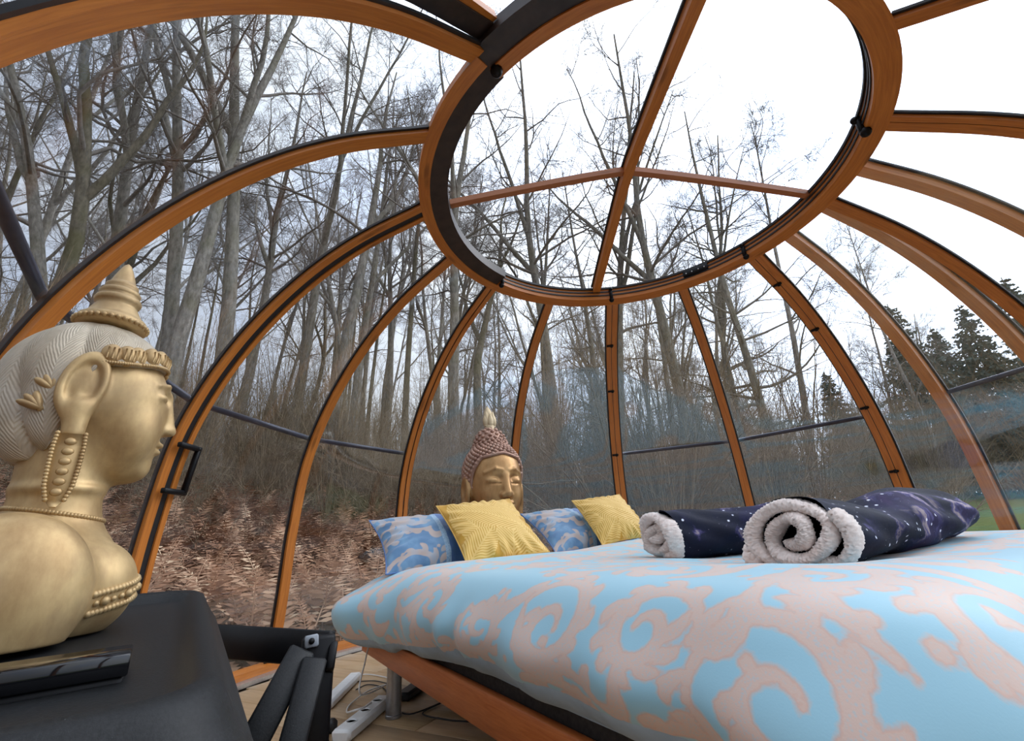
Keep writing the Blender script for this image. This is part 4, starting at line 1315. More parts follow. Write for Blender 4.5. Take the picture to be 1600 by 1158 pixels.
def blanket_roll(c, direction, length, rw, rh, seed, label, turns=2.6, dip=None, tail=None):
    """c: middle of the visible end on the duvet; direction: horizontal run of the roll"""
    rng = np.random.default_rng(seed)
    d = np.array([direction[0], direction[1], 0.0]); d /= np.linalg.norm(d); side = np.array([-d[1], d[0], 0])
    root = empty('blanket_roll', (c[0], c[1], c[2]), math.atan2(d[1], d[0]))
    # local x along the roll, y sideways, z up; bottom at z = 0
    nx, na = 46, 48
    xs = np.linspace(0, 1, nx)
    sag = np.array([duvet_z(*to_bed((c[0] + d[0] * length * x, c[1] + d[1] * length * x))) - c[2] for x in xs]) - .006
    sag = np.polyval(np.polyfit(xs, sag, 3), xs); th = np.arange(na) * 2 * math.pi / na
    V = np.zeros((nx, na, 3))
    for i, x in enumerate(xs):
        k = 1.0
        if dip: k *= 1 - dip[1] * math.exp(-((x - dip[0]) / .10) ** 2)
        endk = (1 - max(0, (x - .86) / .14) ** 2.2) ** .5 if x < 1 else 0.03
        spread = 1 + .25 * x
        wv = 1 + .05 * np.sin(th * 3 + x * 9 + seed) + .035 * np.sin(th * 7 - x * 23) + .05 * (vnoise(np.full(na, x * 9), th * 1.5, seed) - .5)
        yy = rw * spread * np.cos(th) * wv * max(endk, .03); zz = rh * np.sin(th) * wv * k * max(endk, .03)
        zz = np.where(zz < 0, zz * .86, zz)
        V[i, :, 0] = x * length + .012 * np.sin(th * 5 + seed) * (x < .05); V[i, :, 1] = yy; V[i, :, 2] = rh * .84 * max(endk, .03) + zz - (1 - k) * rh * .14 + sag[i]
    body = mk('blanket', V, [grid_faces(nx, na, wrap_m=True)[:, ::-1], (np.arange(na) + (nx - 1) * na)[None]], M['galaxy'], root)
    # cream lining: a fat band winding inwards, its rounded edge standing out of the end
    nt = 560; t = np.linspace(0, 1, nt); a = t * turns * 2 * math.pi + 2.6
    rad = 1.0 - .80 * t ** 1.1
    bth = min(rw, rh) * .155
    cy = (rw - bth * .0) * rad * np.cos(a) * (1 + .05 * np.sin(a * 2.3)); cz = rh * .84 + (rh - bth * .0) * rad * np.sin(a) * (1 + .05 * np.cos(a * 1.7))
    P = np.stack([-.004 + .020 * np.sin(a * 1.3 + seed) - .035 * (t * .4), cy, np.maximum(cz, bth * .9)], 1)
    k = 30; ph = np.arange(k) * 2 * math.pi / k
    Tn = np.gradient(P, axis=0); Tn[:, 0] = 0; Tn /= np.linalg.norm(Tn, axis=1)[:, None] + 1e-9
    Nn = np.stack([0 * t, -Tn[:, 2], Tn[:, 1]], 1)
    rr_ = bth * 1.05 * (1 + .085 * rng.normal(0, 1, (nt, k)) + .12 * np.sin(np.linspace(0, 60, nt))[:, None])
    VV = P[:, None] + np.cos(ph)[None, :, None] * Nn[:, None] * rr_[..., None] + np.sin(ph)[None, :, None] * np.array([1., 0, 0]) * (rr_ * 2.0)[..., None]
    VV[..., 2] = np.maximum(VV[..., 2], .004)
    mk('sherpa_lining', VV, [grid_faces(nt, k, wrap_m=True), np.arange(k)[None, ::-1], (np.arange(k) + (nt - 1) * k)[None]], M['sherpa'], root)
    if tail:      # loose folded edge poking out beside the roll
        y0, r = tail; nt = 80; t = np.linspace(0, 1, nt); a = t * 1.7 * 2 * math.pi + 1.2
        P = np.stack([.03 + .01 * np.sin(a), y0 + r * (1 - .75 * t) * np.cos(a), r * 1.05 + r * (1 - .75 * t) * np.sin(a)], 1)
        mm = MB().tube(P, r * .36 * (1 + .12 * rng.normal(0, 1, nt)), 10)
        mm.build('folded_edge', M['sherpa'], root, True)
        P = np.stack([np.linspace(.05, length * .55, 12), np.full(12, y0), r * 1.12 + np.interp(np.linspace(.05, .55, 12), xs, sag)], 1)
        MB().tube(P, np.linspace(r * 1.2, r * .7, 12), 14).build('folded_flap', M['galaxy'], root, True)
    return tag(root, label, 'blanket', 'rolled galaxy-print blankets')


def on_duvet(p, dz=-.004):
    s, t = to_bed(p); return (p[0], p[1], duvet_z(s, t) + dz)


blanket_roll(on_duvet((.735, 1.30)), (1.0, .62), .92, .125, .098, 3, 'thick galaxy-print blanket roll showing a wide cream sherpa spiral', 2.5, dip=(.36, .30), tail=(.155, .036))
blanket_roll(on_duvet((.535, 1.84)), (.95, .20), .72, .098, .096, 8, 'smaller galaxy-print blanket roll with cream end beside the mustard cushion', 2.2)
# ------------------------------------------------------------------ sculpted statues: implicit shapes turned into one surface
def surface_net(fn, lo, hi, h):
    lo = np.asarray(lo, float); n = np.ceil((np.asarray(hi, float) - lo) / h).astype(int) + 1
    ax = [lo[i] + np.arange(n[i]) * h for i in range(3)]
    X, Y, Z = np.meshgrid(*ax, indexing='ij', sparse=True)
    f = fn(X, Y, Z).astype(np.float32)
    f = np.broadcast_to(f, n).copy()
    s = f < 0
    c = s[:-1, :-1, :-1]; cnt = np.zeros(c.shape, np.int8)
    for i in (0, 1):
        for j in (0, 1):
            for k in (0, 1): cnt += s[i:n[0] - 1 + i, j:n[1] - 1 + j, k:n[2] - 1 + k]
    act = (cnt > 0) & (cnt < 8)
    idx = -np.ones(act.shape, np.int64); A = np.argwhere(act); idx[tuple(A.T)] = np.arange(len(A))
    acc = np.zeros((len(A), 3)); num = np.zeros(len(A))
    corners = [(i, j, k) for i in (0, 1) for j in (0, 1) for k in (0, 1)]
    val = {q: f[A[:, 0] + q[0], A[:, 1] + q[1], A[:, 2] + q[2]] for q in corners}
    for p in corners:
        for d in range(3):
            if p[d]: continue
            q = list(p); q[d] = 1; q = tuple(q); a, b = val[p], val[q]; m_ = (a < 0) != (b < 0)
            t = np.where(m_, a / np.where(m_, a - b, 1), 0)
            pos = np.array(p, float)[None] + t[:, None] * (np.array(q) - np.array(p))[None]
            acc += np.where(m_[:, None], pos, 0); num += m_
    V = lo + (A + acc / num[:, None]) * h
    F = []
    for d in range(3):
        e1, e2 = (d + 1) % 3, (d + 2) % 3
        sl0 = [slice(1, n[i] - 1) for i in range(3)]; sl0[d] = slice(0, n[d] - 1); sl1 = list(sl0); sl1[d] = slice(1, n[d])
        a, b = s[tuple(sl0)], s[tuple(sl1)]; C = np.argwhere(a != b)
        off = np.array([1, 1, 1]); off[d] = 0; C = C + off
        def cell(o1, o2):
            q = C.copy(); q[:, e1] -= o1; q[:, e2] -= o2; return idx[q[:, 0], q[:, 1], q[:, 2]]
        Q = np.stack([cell(1, 1), cell(0, 1), cell(0, 0), cell(1, 0)], 1)
        flip = ~s[C[:, 0], C[:, 1], C[:, 2]]
        Q[flip] = Q[flip][:, ::-1]; F.append(Q)
    F = np.vstack(F); F = F[(F >= 0).all(1)]
    return V, F


def ell(X, Y, Z, c, r):
    a, b, d = (X - c[0]), (Y - c[1]), (Z - c[2])
    k0 = np.sqrt((a / r[0]) ** 2 + (b / r[1]) ** 2 + (d / r[2]) ** 2); k1 = np.sqrt((a / r[0] ** 2) ** 2 + (b / r[1] ** 2) ** 2 + (d / r[2] ** 2) ** 2)
    return k0 * (k0 - 1) / np.maximum(k1, 1e-6)


def cap(X, Y, Z, a, b, r0, r1=None):
    r1 = r0 if r1 is None else r1; a = np.asarray(a, float); d = np.asarray(b, float) - a; L = d @ d
    t = np.clip(((X - a[0]) * d[0] + (Y - a[1]) * d[1] + (Z - a[2]) * d[2]) / L, 0, 1)
    return np.sqrt((X - a[0] - t * d[0]) ** 2 + (Y - a[1] - t * d[1]) ** 2 + (Z - a[2] - t * d[2]) ** 2) - (r0 + (r1 - r0) * t)


def su(a, b, k):
    h = np.clip(.5 + .5 * (b - a) / k, 0, 1); return b * (1 - h) + a * h - k * h * (1 - h)


def ssub(a, b, k):       # a minus b
    h = np.clip(.5 - .5 * (a + b) / k, 0, 1); return a * (1 - h) - b * h + k * h * (1 - h)


def gold_mat(name, hi, lo, patina, metal=.55, rough=.42, scale=1.0, pat=.4):
    m = Mat(name); v = m.coord('Object', (1, 1, .45))
    f = m.noise(v, 16 * scale, 6, .62); g = m.noise(m.coord('Object'), 5 * scale, 5, .6, .6)
    col = m.ramp(f, [(.28, lo), (.66, hi)])
    col = m.mix(m.math('MULTIPLY', m.ramp(g, [(.48, (0, 0, 0)), (.68, (1, 1, 1))]), pat), col, patina)
    m.p(color=col, metal=metal, rough=m.math('MULTIPLY_ADD', g, .3, rough - .12)); m.bump(f, .10, .004)
    return m


M['gold'] = gold_mat('aged_gold_paint', (.64, .455, .22), (.34, .205, .085), (.27, .19, .11), .45, .44, 1.0, .55).m
mm = gold_mat('weathered_grey_gold_hair', (.60, .52, .40), (.36, .29, .20), (.58, .55, .50), .25, .55, 1.0, .5)
# combed strands round the crown axis
tcn = mm.node('ShaderNodeTexCoord'); sp = mm.node('ShaderNodeSeparateXYZ', {0: tcn.outputs['Object']})
an = mm.math('ARCTAN2', mm.math('ADD', sp.outputs['X'], .05), sp.outputs['Y'])
wv = mm.node('ShaderNodeTexWave', {'Vector': mm.node('ShaderNodeCombineXYZ', {0: mm.math('MULTIPLY', mm.math('PINGPONG', an, .2), .25), 1: 0.0, 2: sp.outputs['Z']}).outputs[0], 'Scale': 60.0, 'Distortion': 2.0, 'Detail': 2.0}, wave_type='BANDS', bands_direction='DIAGONAL')
mm.bump(wv.outputs['Fac'], .38, .003); M['gold_hair'] = mm.m
M['bronze'] = gold_mat('brown_bronze_paint', (.56, .33, .14), (.30, .145, .05), (.62, .44, .22), .6, .36, .8, .35).m
M['copper_curls'] = gold_mat('rosy_copper_curls', (.50, .30, .22), (.26, .14, .10), (.45, .36, .28), .5, .4, 1, .4).m
M['pale_gold'] = gold_mat('pale_gold_flame', (.68, .55, .36), (.45, .33, .18), (.55, .48, .36), .4, .45, 1, .4).m

# ---- bust: local x = facing direction, y = towards its right shoulder, z up
BUST_C = np.array([-.86, .93, .543]); _fa = math.radians(-42.76 + 87)


def bust_body(X, Y, Z):
    aY = np.abs(Y)
    f = ell(X, Y, Z, (-.075, 0, .07), (.125, .185, .125))
    f = su(f, ell(X, aY, Z, (-.098, .165, .070), (.112, .066, .128)), .035)
    f = su(f, ell(X, aY, Z, (.020, .062, .070), (.066, .070, .078)), .04)
    neck = np.sqrt(((X + .058 + (Z - .22) * .04) / 1.06) ** 2 + Y ** 2) - (.064 + .02 * np.clip((.24 - Z) / .08, 0, 1) ** 2)
    neck = np.maximum(neck, np.maximum(Z - .36, .10 - Z)); f = su(f, neck, .03)
    # folds of the neck
    for z in (.25,): f = su(f, np.sqrt((np.sqrt((X + .058) ** 2 + Y ** 2) - .063) ** 2 + (Z - z) ** 2) - .006, .012)
    # head
    h = ell(X, Y, Z, (-.058, 0, .465), (.118, .094, .130))
    h = su(h, ell(X, Y, Z, (.000, 0, .405), (.084, .078, .125)), .045)
    h = su(h, ell(X, Y, Z, (.010, 0, .318), (.058, .052, .052)), .035)
    h = su(h, ell(X, Y, Z, (.046, 0, .297), (.024, .026, .022)), .02)
    h = su(h, ell(X, aY, Z, (.030, .046, .365), (.034, .028, .045)), .03)
    # eye sockets, lids, brows
    h = ssub(h, ell(X, aY, Z, (.091, .037, .457), (.024, .028, .020)), .010)
    h = su(h, ell(X, aY, Z, (.059, .037, .448), (.0165, .0235, .0130)), .006)
    h = ssub(h, cap(X, aY, Z, (.080, .018, .441), (.066, .056, .440), .0018), .003)
    for p, q in (((.082, .007, .462), (.074, .028, .484)), ((.074, .028, .484), (.052, .060, .474))): h = su(h, cap(X, aY, Z, p, q, .0036), .006)
    # nose
    h = su(h, cap(X, Y, Z, (.078, 0, .470), (.092, 0, .392), .0085, .0125), .012)
    h = su(h, ell(X, aY, Z, (.084, .011, .385), (.013, .010, .010)), .008)
    h = su(h, ell(X, Y, Z, (.096, 0, .386), (.012, .010, .011)), .006)
    # lips
    h = su(h, ell(X, Y, Z, (.075, 0, .352), (.0150, .025, .0070)), .006)
    h = su(h, ell(X, Y, Z, (.073, 0, .3365), (.0140, .021, .0070)), .006)
    h = ssub(h, cap(X, aY, Z, (.088, 0, .3445), (.066, .028, .346), .0016), .003)
    # ears with long lobes
    u_, w_ = (X + .068 - (Z - .44) * .10) / .029, (Z - .440) / .056; q_ = np.sqrt(u_ ** 2 + w_ ** 2)
    e = np.sqrt(((q_ - 1) * .034) ** 2 + (aY - .108) ** 2) - .0085
    e = su(e, ell(X, aY, Z, (-.068, .093, .442), (.034, .0185, .068)), .006)
    e = su(e, cap(X, aY, Z, (-.060, .104, .462), (-.072, .104, .418), .0055), .006)
    e = su(e, cap(X, aY, Z, (-.064, .103, .395), (-.064, .105, .345), .020, .017), .012)
    h = su(h, e, .014)
    f = su(f, h, .018)
    return np.maximum(f, -Z - .002)


def hair_line(X): return .300 + .190 * smoothstep(-.105, -.045, X) + .028 * smoothstep(-.045, .09, X)


def bust_hair(X, Y, Z):
    r = ell(X, Y, Z, (-.056, 0, .478), (.136, .113, .140))
    r = su(r, ell(X, Y, Z, (-.105, 0, .385), (.074, .086, .090)), .03)
    an_ = np.arctan2(Y, X + .055 + 0 * Z); hh = np.clip((.62 - Z) / .2, 0, 1)
    lobe = np.abs(np.sin(an_ * 3.5 + (Z - .5) * 7))
    r = r - .020 * lobe ** .55 * hh + .011
    return np.maximum(r, hair_line(X) - Z + 0 * Y)


bust = empty('bust_statue', tuple(BUST_C), math.atan2(math.cos(_fa), math.sin(_fa)))
tag(bust, 'gilded bust of a woman in profile with tall hair finial on the black chest', 'statue')
V, F = surface_net(bust_body, (-.24, -.25, -.012), (.13, .25, .62), .0042)
mk('body', V, F, M['gold'], bust)
V, F = surface_net(bust_hair, (-.215, -.15, .27), (.12, .15, .66), .0036)
mk('hair', V, F, M['gold_hair'], bust)
fin = [(.001, .600), (.060, .606), (.064, .616), (.060, .626), (.054, .629), (.047, .640), (.040, .654), (.036, .662), (.041, .667), (.043, .674), (.040, .681), (.034, .684), (.037, .689), (.038, .695), (.034, .701), (.029, .704), (.031, .709), (.030, .715), (.025, .720), (.023, .724), (.019, .738), (.013, .756), (.007, .770), (.001, .776)]
fo = MB().lathe(fin, (-.050, 0, 0), 28).build('finial', M['gold'], bust, True)


def ring_on(fn, pts_dir, origin, r0):
    """march from outside towards the origin until the surface is met"""
    out = []
    for o, d in zip(origin, pts_dir):
        lo, hi = 0.0, r0
        for _ in range(26):
            mid = (lo + hi) / 2; p = o + d * mid
            if fn(p[0], p[1], p[2]) < 0: lo = mid
            else: hi = mid
        out.append(o + d * lo)
    return np.array(out)


# finial bead ring, petal headband and bead rope round the hairline
m = MB()
for k in range(34):
    a = k * 2 * math.pi / 34; m.sphere((-.050 + .063 * math.cos(a), .063 * math.sin(a), .613), .0058, 6, 5)
tag(m.build('bead_ring', M['gold'], fo, True), kind='stuff')
A = np.radians(np.linspace(-112, 112, 17))
D = np.stack([np.cos(A), np.sin(A), 0 * A], 1); XX = np.cos(A) * .12 - .05
O = np.stack([np.full(len(A), -.05), 0 * A, hair_line(XX) + .020], 1)
P = ring_on(bust_hair, D, O, .25)
for p, d, a in zip(P, D, A):
    t = np.array([-d[1], d[0], 0]); m = MB().sphere(p - d * .006, (.016, .0185, .0230), 12, 9, np.stack([d, t, [0, 0, 1]], 1))
    for q in (-.008, 0, .008): m.tube([p + d * .0085 + t * q + np.array([0, 0, .012]) - d * abs(q) * .25, p + d * .0105 + t * q - d * abs(q) * .3, p + d * .0085 + t * q - np.array([0, 0, .012]) - d * abs(q) * .25], .0016, 5)
    m.build('headband_petal', M['gold'], bust, True)
A = np.radians(np.linspace(-122, 122, 120)); D = np.stack([np.cos(A), np.sin(A), 0 * A], 1); XX = np.cos(A) * .12 - .05
O = np.stack([np.full(len(A), -.05), 0 * A, hair_line(XX) + .001], 1); P = ring_on(bust_hair, D, O, .25); m = MB()
for p in P: m.sphere(p, .0042, 6, 5)
tag(m.build('bead_rope', M['gold'], bust, True), kind='stuff')
# necklace beads, chest band with ropes and jewels
A = np.linspace(0, 2 * math.pi, 84, endpoint=False)
D = np.stack([np.cos(A), np.sin(A), 0 * A], 1); O = np.stack([np.full(84, -.06), 0 * A, .205 - .012 * np.cos(A)], 1); P = ring_on(bust_body, D, O, .3); m = MB()
for p in P: m.sphere(p, .0048, 6, 5)
tag(m.build('necklace', M['gold'], bust, True), kind='stuff')
m = MB()
A = np.linspace(-1.25, 1.25, 110); D = np.stack([np.cos(A), np.sin(A), 0 * A], 1)
for dz, rr_ in ((0.0, .0042), (.030, .0042)):
    O = np.stack([np.full(110, -.03), 0 * A, .030 + dz + .030 * np.cos(A) ** 2], 1); P = ring_on(bust_body, D, O, .3); m.tube(P, rr_, 6)
    for p in P[::2]: m.sphere(p, rr_ * 1.5, 6, 5)
A2 = np.linspace(-1.2, 1.2, 26); D = np.stack([np.cos(A2), np.sin(A2), 0 * A2], 1); O = np.stack([np.full(26, -.03), 0 * A2, .045 + .030 * np.cos(A2) ** 2], 1); P = ring_on(bust_body, D, O, .3)
for i, p in enumerate(P): m.sphere(p, .0085 if i % 3 == 1 else .0055, 8, 6)
m.build('chest_band', M['gold'], bust, True)
# heavy earrings hanging to the shoulders
for s_ in (-1, 1):
    m = MB(); y0 = s_ * .112
    pts = [(-.064, .340, .019), (-.064, .315, .0205), (-.063, .280, .020), (-.062, .245, .018), (-.062, .222, .012), (-.062, .210, .004)]
    V = []; 
    for x, z, w in pts: V += [[x - w, y0 - .011, z], [x + w, y0 - .011, z], [x + w, y0 + .011, z], [x - w, y0 + .011, z]]
    m.add(V, [grid_faces(6, 4, wrap_m=True), np.array([[3, 2, 1, 0]]), np.array([[20, 21, 22, 23]])])
    for x, z, w in np.array([np.array(pts[0]) * (1 - t) + np.array(pts[4]) * t for t in np.linspace(0, 1, 20)]):
        wv_ = np.interp(z, [.21, .222, .245, .28, .315, .34], [.004, .012, .018, .020, .0205, .019])
        m.sphere((x - wv_, y0 + s_ * .010, z), .0042, 6, 5); m.sphere((x + wv_, y0 + s_ * .010, z), .0042, 6, 5)
    for z in np.linspace(.325, .235, 6): m.sphere((-.063, y0 + s_ * .011, z), (.009, .004, .007), 8, 6)
    m.build('earring', M['gold'], bust, True)
    # leaf ornaments behind the ear
    m = MB()
    for (x, z, a) in ((-.108, .425, .5), (-.118, .388, .8)):
        m = MB()
        for j, da in enumerate((-.5, 0, .5)):
            ra = a + da; ux, uz = -math.sin(ra), math.cos(ra)
            m.sphere((x + ux * .012, s_ * .098, z + uz * .012), (.0075, .010, .020), 10, 8, np.array([[math.cos(ra), 0, -math.sin(ra)], [0, 1, 0], [math.sin(ra), 0, math.cos(ra)]]))
        m.build('ear_leaf', M['gold'], bust, True)

# ---- serene head behind the pillows: local x = facing, z up
HEAD_C = np.array([-.185, 3.26, .985]); HEAD_AZ = math.radians(152)


def buddha_face(X, Y, Z):
    aY = np.abs(Y)
    f = ell(X, Y, Z, (0, 0, .10), (.200, .182, .215))
    f = su(f, ell(X, Y, Z, (.045, 0, -.03), (.150, .150, .190)), .07)
    f = su(f, ell(X, Y, Z, (.060, 0, -.145), (.112, .108, .075)), .05)
    f = su(f, ell(X, Y, Z, (.140, 0, -.178), (.040, .045, .032)), .03)
    f = su(f, ell(X, aY, Z, (.110, .080, -.055), (.055, .050, .065)), .04)
    f = su(f, np.maximum(np.sqrt((X + .03) ** 2 + Y ** 2) - .118, np.maximum(Z + .05, -.42 - Z)), .035)
    f = ssub(f, ell(X, aY, Z, (.215, .072, .052), (.042, .046, .026)), .022)
    f = su(f, ell(X, aY, Z, (.158, .072, .040), (.034, .047, .027)), .008)
    f = ssub(f, cap(X, aY, Z, (.196, .034, .020), (.172, .112, .022), .004), .006)
    for p, q in (((.198, .026, .103), (.192, .066, .113)), ((.192, .066, .113), (.150, .122, .092))): f = su(f, cap(X, aY, Z, p, q, .006), .016)
    f = su(f, cap(X, Y, Z, (.190, 0, .070), (.218, 0, -.040), .016, .026), .022)
    f = su(f, ell(X, aY, Z, (.200, .026, -.052), (.026, .020, .020)), .012)
    f = su(f, ell(X, Y, Z, (.186, 0, -.098), (.026, .052, .0145)), .010)
    f = su(f, ell(X, Y, Z, (.180, 0, -.126), (.026, .042, .0155)), .010)
    f = ssub(f, cap(X, aY, Z, (.214, 0, -.1115), (.172, .062, -.106), .004), .006)
    e = ell(X, aY, Z, (-.015, .190, -.005), (.062, .026, .100)); e = ssub(e, ell(X, aY, Z, (-.005, .222, .015), (.040, .024, .068)), .012)
    e = su(e, cap(X, aY, Z, (-.012, .190, -.08), (-.010, .182, -.190), .030, .027), .02)
    f = su(f, e, .02)
    return f


def buddha_hair(X, Y, Z):
    f = ell(X, Y, Z, (-.006, 0, .11), (.206, .194, .215))
    f = su(f, ell(X, Y, Z, (-.02, 0, .315), (.105, .105, .105)), .05)
    line = .185 - .30 * np.clip((.135 - X) / .135, 0, 1) ** 1.3 * (X < .135) + .03 * (1 - np.clip(np.abs(Y) / .15, 0, 1))
    return np.maximum(f, (line - Z) * .8 + 0 * Y)


head = empty('head_statue', tuple(HEAD_C), math.atan2(math.cos(HEAD_AZ), math.sin(HEAD_AZ)))
head.scale = (1.06, 1.06, 1.06)
tag(head, 'bronze serene head with curled hair and flame finial behind the pillows', 'statue')
V, F = surface_net(buddha_face, (-.23, -.24, -.43), (.26, .24, .34), .0055)
mk('face', V, F, M['bronze'], head)
V, F = surface_net(buddha_hair, (-.24, -.22, -.22), (.22, .22, .45), .0065)
mk('hair_cap', V, F, M['copper_curls'], head)
m = MB(); n = 620; g = math.pi * (3 - math.sqrt(5))
o_ = np.array([-.01, 0, .16])
for k in range(n):
    z = 1 - 2 * (k + .5) / n; r = math.sqrt(1 - z * z); d = np.array([r * math.cos(k * g), r * math.sin(k * g), z])
    lo, hi = 0., .4
    for _ in range(18):
        mid = (lo + hi) / 2; p = o_ + d * mid
        if buddha_hair(*p) < 0: lo = mid
        else: hi = mid
    p = o_ + d * lo
    if p[2] < -.10 and p[0] > -.05: continue
    if buddha_face(*p) < -.022 : continue
    e1 = np.cross(d, [0, 0, 1.]); e1 /= np.linalg.norm(e1) + 1e-9
    m.sphere(p, (.0155, .0155, .0135), 7, 5, np.stack([e1, np.cross(d, e1), d], 1))
tag(m.build('hair_curls', M['copper_curls'], head, True), kind='stuff')
# hairline band
pts = []
for a in np.radians(np.linspace(-112, 112, 60)):
    X0 = .2 * math.cos(a); l_ = .185 - .30 * np.clip((.135 - X0) / .135, 0, 1) ** 1.3 * (X0 < .135) + .03 * (1 - min(1, abs(.19 * math.sin(a)) / .15))
    d = np.array([math.cos(a), math.sin(a), 0]); lo, hi = 0., .4; o2 = np.array([0, 0, l_ + .004])
    for _ in range(18):
        mid = (lo + hi) / 2
        if buddha_hair(*(o2 + d * mid)) < 0: lo = mid
        else: hi = mid
    pts.append(o2 + d * lo)
MB().tube(pts, .011, 8).build('hairline_band', M['copper_curls'], head, True)
# flame finial: nested leaf tongues on a collar
m = MB().lathe([(.001, .395), (.040, .398), (.043, .412), (.034, .420), (.036, .432), (.030, .446), (.001, .450)], (-.02, 0, 0), 18)
def tongue(x, y, z0, L, w, bend, d=.013):
    t = np.linspace(0, 1, 12); W = w * np.sin(np.pi * np.clip(t * .78 + .2, 0, 1)) ** .9
    c = np.stack([x + 0 * t, y + bend * t ** 2, z0 + L * t], 1); k = 10; ph = np.arange(k) * 2 * math.pi / k
    Vt = c[:, None] + np.stack([np.cos(ph)[None] * d * (W / w)[:, None], np.sin(ph)[None] * W[:, None], 0 * W[:, None] * ph[None]], -1)
    m.add(Vt.reshape(-1, 3), [grid_faces(12, k, wrap_m=True), np.arange(k)[None, ::-1], (np.arange(k) + 11 * k)[None]])
tongue(-.02, 0, .435, .150, .040, -.012, .020)
for s_ in (-1, 1):
    for q, L in ((.020, .115), (.030, .085)): tongue(-.012, s_ * q, .435, L, .020, s_ * .006, .016)
for q, L in ((.0, .09), (.0, .06)): tongue(.004, 0, .435, L, .020, 0, .012)
m.build('flame', M['pale_gold'], head, True)
# plinth under the head, out of sight behind the bed
stand = MB().lathe([(.15, 0), (.16, .01), (.16, .03), (.13, .05), (.115, .10), (.11, .42), (.13, .51), (.165, .525), (.165, .545), (.001, .547)], (HEAD_C[0], HEAD_C[1], 0), 32).build('plinth', simple('dark_wood_plinth', (.05, .03, .02), .5, 0, .3, 12), None, True)
tag(smooth_by_angle(stand), 'round dark plinth carrying the bronze head behind the bed', 'plinth')

# ------------------------------------------------------------------ black plastic chest under the bust
CH_O = np.array([-.31, .54]); E1 = np.array([-.582, .813]); E2 = np.array([.813, .582])
CH_L, CH_W = .93, .37
m = Mat('speckled_black_plastic'); v = m.coord('Object'); g = m.noise(v, 240, 3, .7)
sp_ = m.ramp(m.node('ShaderNodeTexVoronoi', {'Vector': v, 'Scale': 70.0}).outputs['Distance'], [(.015, (.10, .11, .12)), (.05, (0, 0, 0))])
m.p(color=m.mix(1.0, m.ramp(g, [(.3, (.006, .0065, .007)), (.7, (.016, .017, .018))]), sp_, 'ADD'), rough=.5, spec=.3); m.bump(g, .22, .002); M['black_plastic'] = m.m
chest = empty('plastic_chest', (CH_O[0], CH_O[1], 0), math.atan2(E1[1], E1[0]))
tag(chest, 'black moulded plastic chest with a flared ridged lid under the bust', 'chest')


def rrect(s0, s1, t0, t1, r, n=10):
    P = []
    for (cx_, cy_, a0) in ((s1 - r, t1 - r, 0), (s0 + r, t1 - r, 90), (s0 + r, t0 + r, 180), (s1 - r, t0 + r, 270)):
        for a in np.radians(np.linspace(a0, a0 + 90, n)): P.append((cx_ + r * math.cos(a), cy_ + r * math.sin(a)))
    return np.array(P)


# local x = E1 (away from the lens), y = left of it (negative y = towards the bed)
def lid_z(s): return .510 + .062 * s


rings = []
for out_, dz, rad in ((-.16, -.006, .02), (-.060, -.006, .05), (-.040, -.004, .055), (-.030, .010, .06), (-.016, .016, .07), (.000, .008, .075), (.010, -.012, .08), (.020, -.030, .085), (.024, -.036, .088), (.034, -.050, .09), (.055, -.10, .10), (.072, -.16, .11), (.080, -.20, .11), (.090, -.205, .115), (.092, -.225, .115)):
    p = rrect(-out_, CH_L + out_, -out_, CH_W + out_, max(.01, rad)); rings.append(np.column_stack([p, lid_z(p[:, 0]) + dz]))
R_ = np.array(rings); nr, npt = R_.shape[:2]
o = mk('lid', R_, [grid_faces(nr, npt, wrap_m=True)[:, ::-1], np.arange(npt)[None]], M['black_plastic'], chest)
smooth_by_angle(o, 50)
rings = []
for out_, z in ((.078, .300), (.070, .29), (.050, .10), (.045, .02), (.03, .0)):
    p = rrect(-out_, CH_L + out_, -out_, CH_W + out_, .10); rings.append(np.column_stack([p, np.where(z > .25, lid_z(p[:, 0]) - .222, z)]))
R_ = np.array(rings)
o = mk('tub', R_, [grid_faces(5, npt, wrap_m=True)[:, ::-1], (np.arange(npt) + 4 * npt)[None]], M['black_plastic'], chest); smooth_by_angle(o, 50)

# glossy black slab lying on the lid in front of the bust
M['piano'] = simple('glossy_black_lacquer', (.004, .004, .005), .06, 0, .1, 20)
b = on_z(206, 1020, .548)
vr = np.array([b[0], b[1], 0]); vr /= np.linalg.norm(vr); dr = np.array([vr[1], -vr[0], 0])
L, dep, zt, zb = .175, .085, .548, .504
slab = empty('display_slab', (b[0], b[1], 0)); tag(slab, 'glossy black slab with a mirror top lying before the bust', 'box')
Mx = np.stack([dr, vr, [0, 0, 1]], 1)
cc = -dr * L / 2 + vr * dep / 2
MB().box(cc + [0, 0, zt - .0125], (L, dep, .025), Mx, .002).build('upper_tray', M['piano'], slab)
MB().box(cc + vr * .004 + [0, 0, (zt - .025 + zb) / 2], (L - .006, dep - .008, zt - .025 - zb), Mx, .002).build('lower_tray', M['black_metal'], slab)

# black stand with crossed struts beyond the chest
st = empty('folding_stand', (*at_dist(500, 1000, 1.50)[:2], 0)); tag(st, 'black folding stand with crossed struts between the chest and the bed', 'stand')
org = np.array([st.location.x, st.location.y, 0])
def px(u, v, D): return at_dist(u, v, D) - org


def bar_px(p0, p1, w, th, name, mat, bevel=.004):
    d = p1 - p0; L = np.linalg.norm(d); d /= L; nrm = np.array([org[0], org[1], -.2]); nrm = nrm / np.linalg.norm(nrm)
    side = np.cross(d, nrm); side /= np.linalg.norm(side); n2 = np.cross(d, side)
    return MB().box((p0 + p1) / 2, (L, w, th), np.stack([d, side, n2], 1), bevel).build(name, mat, st)


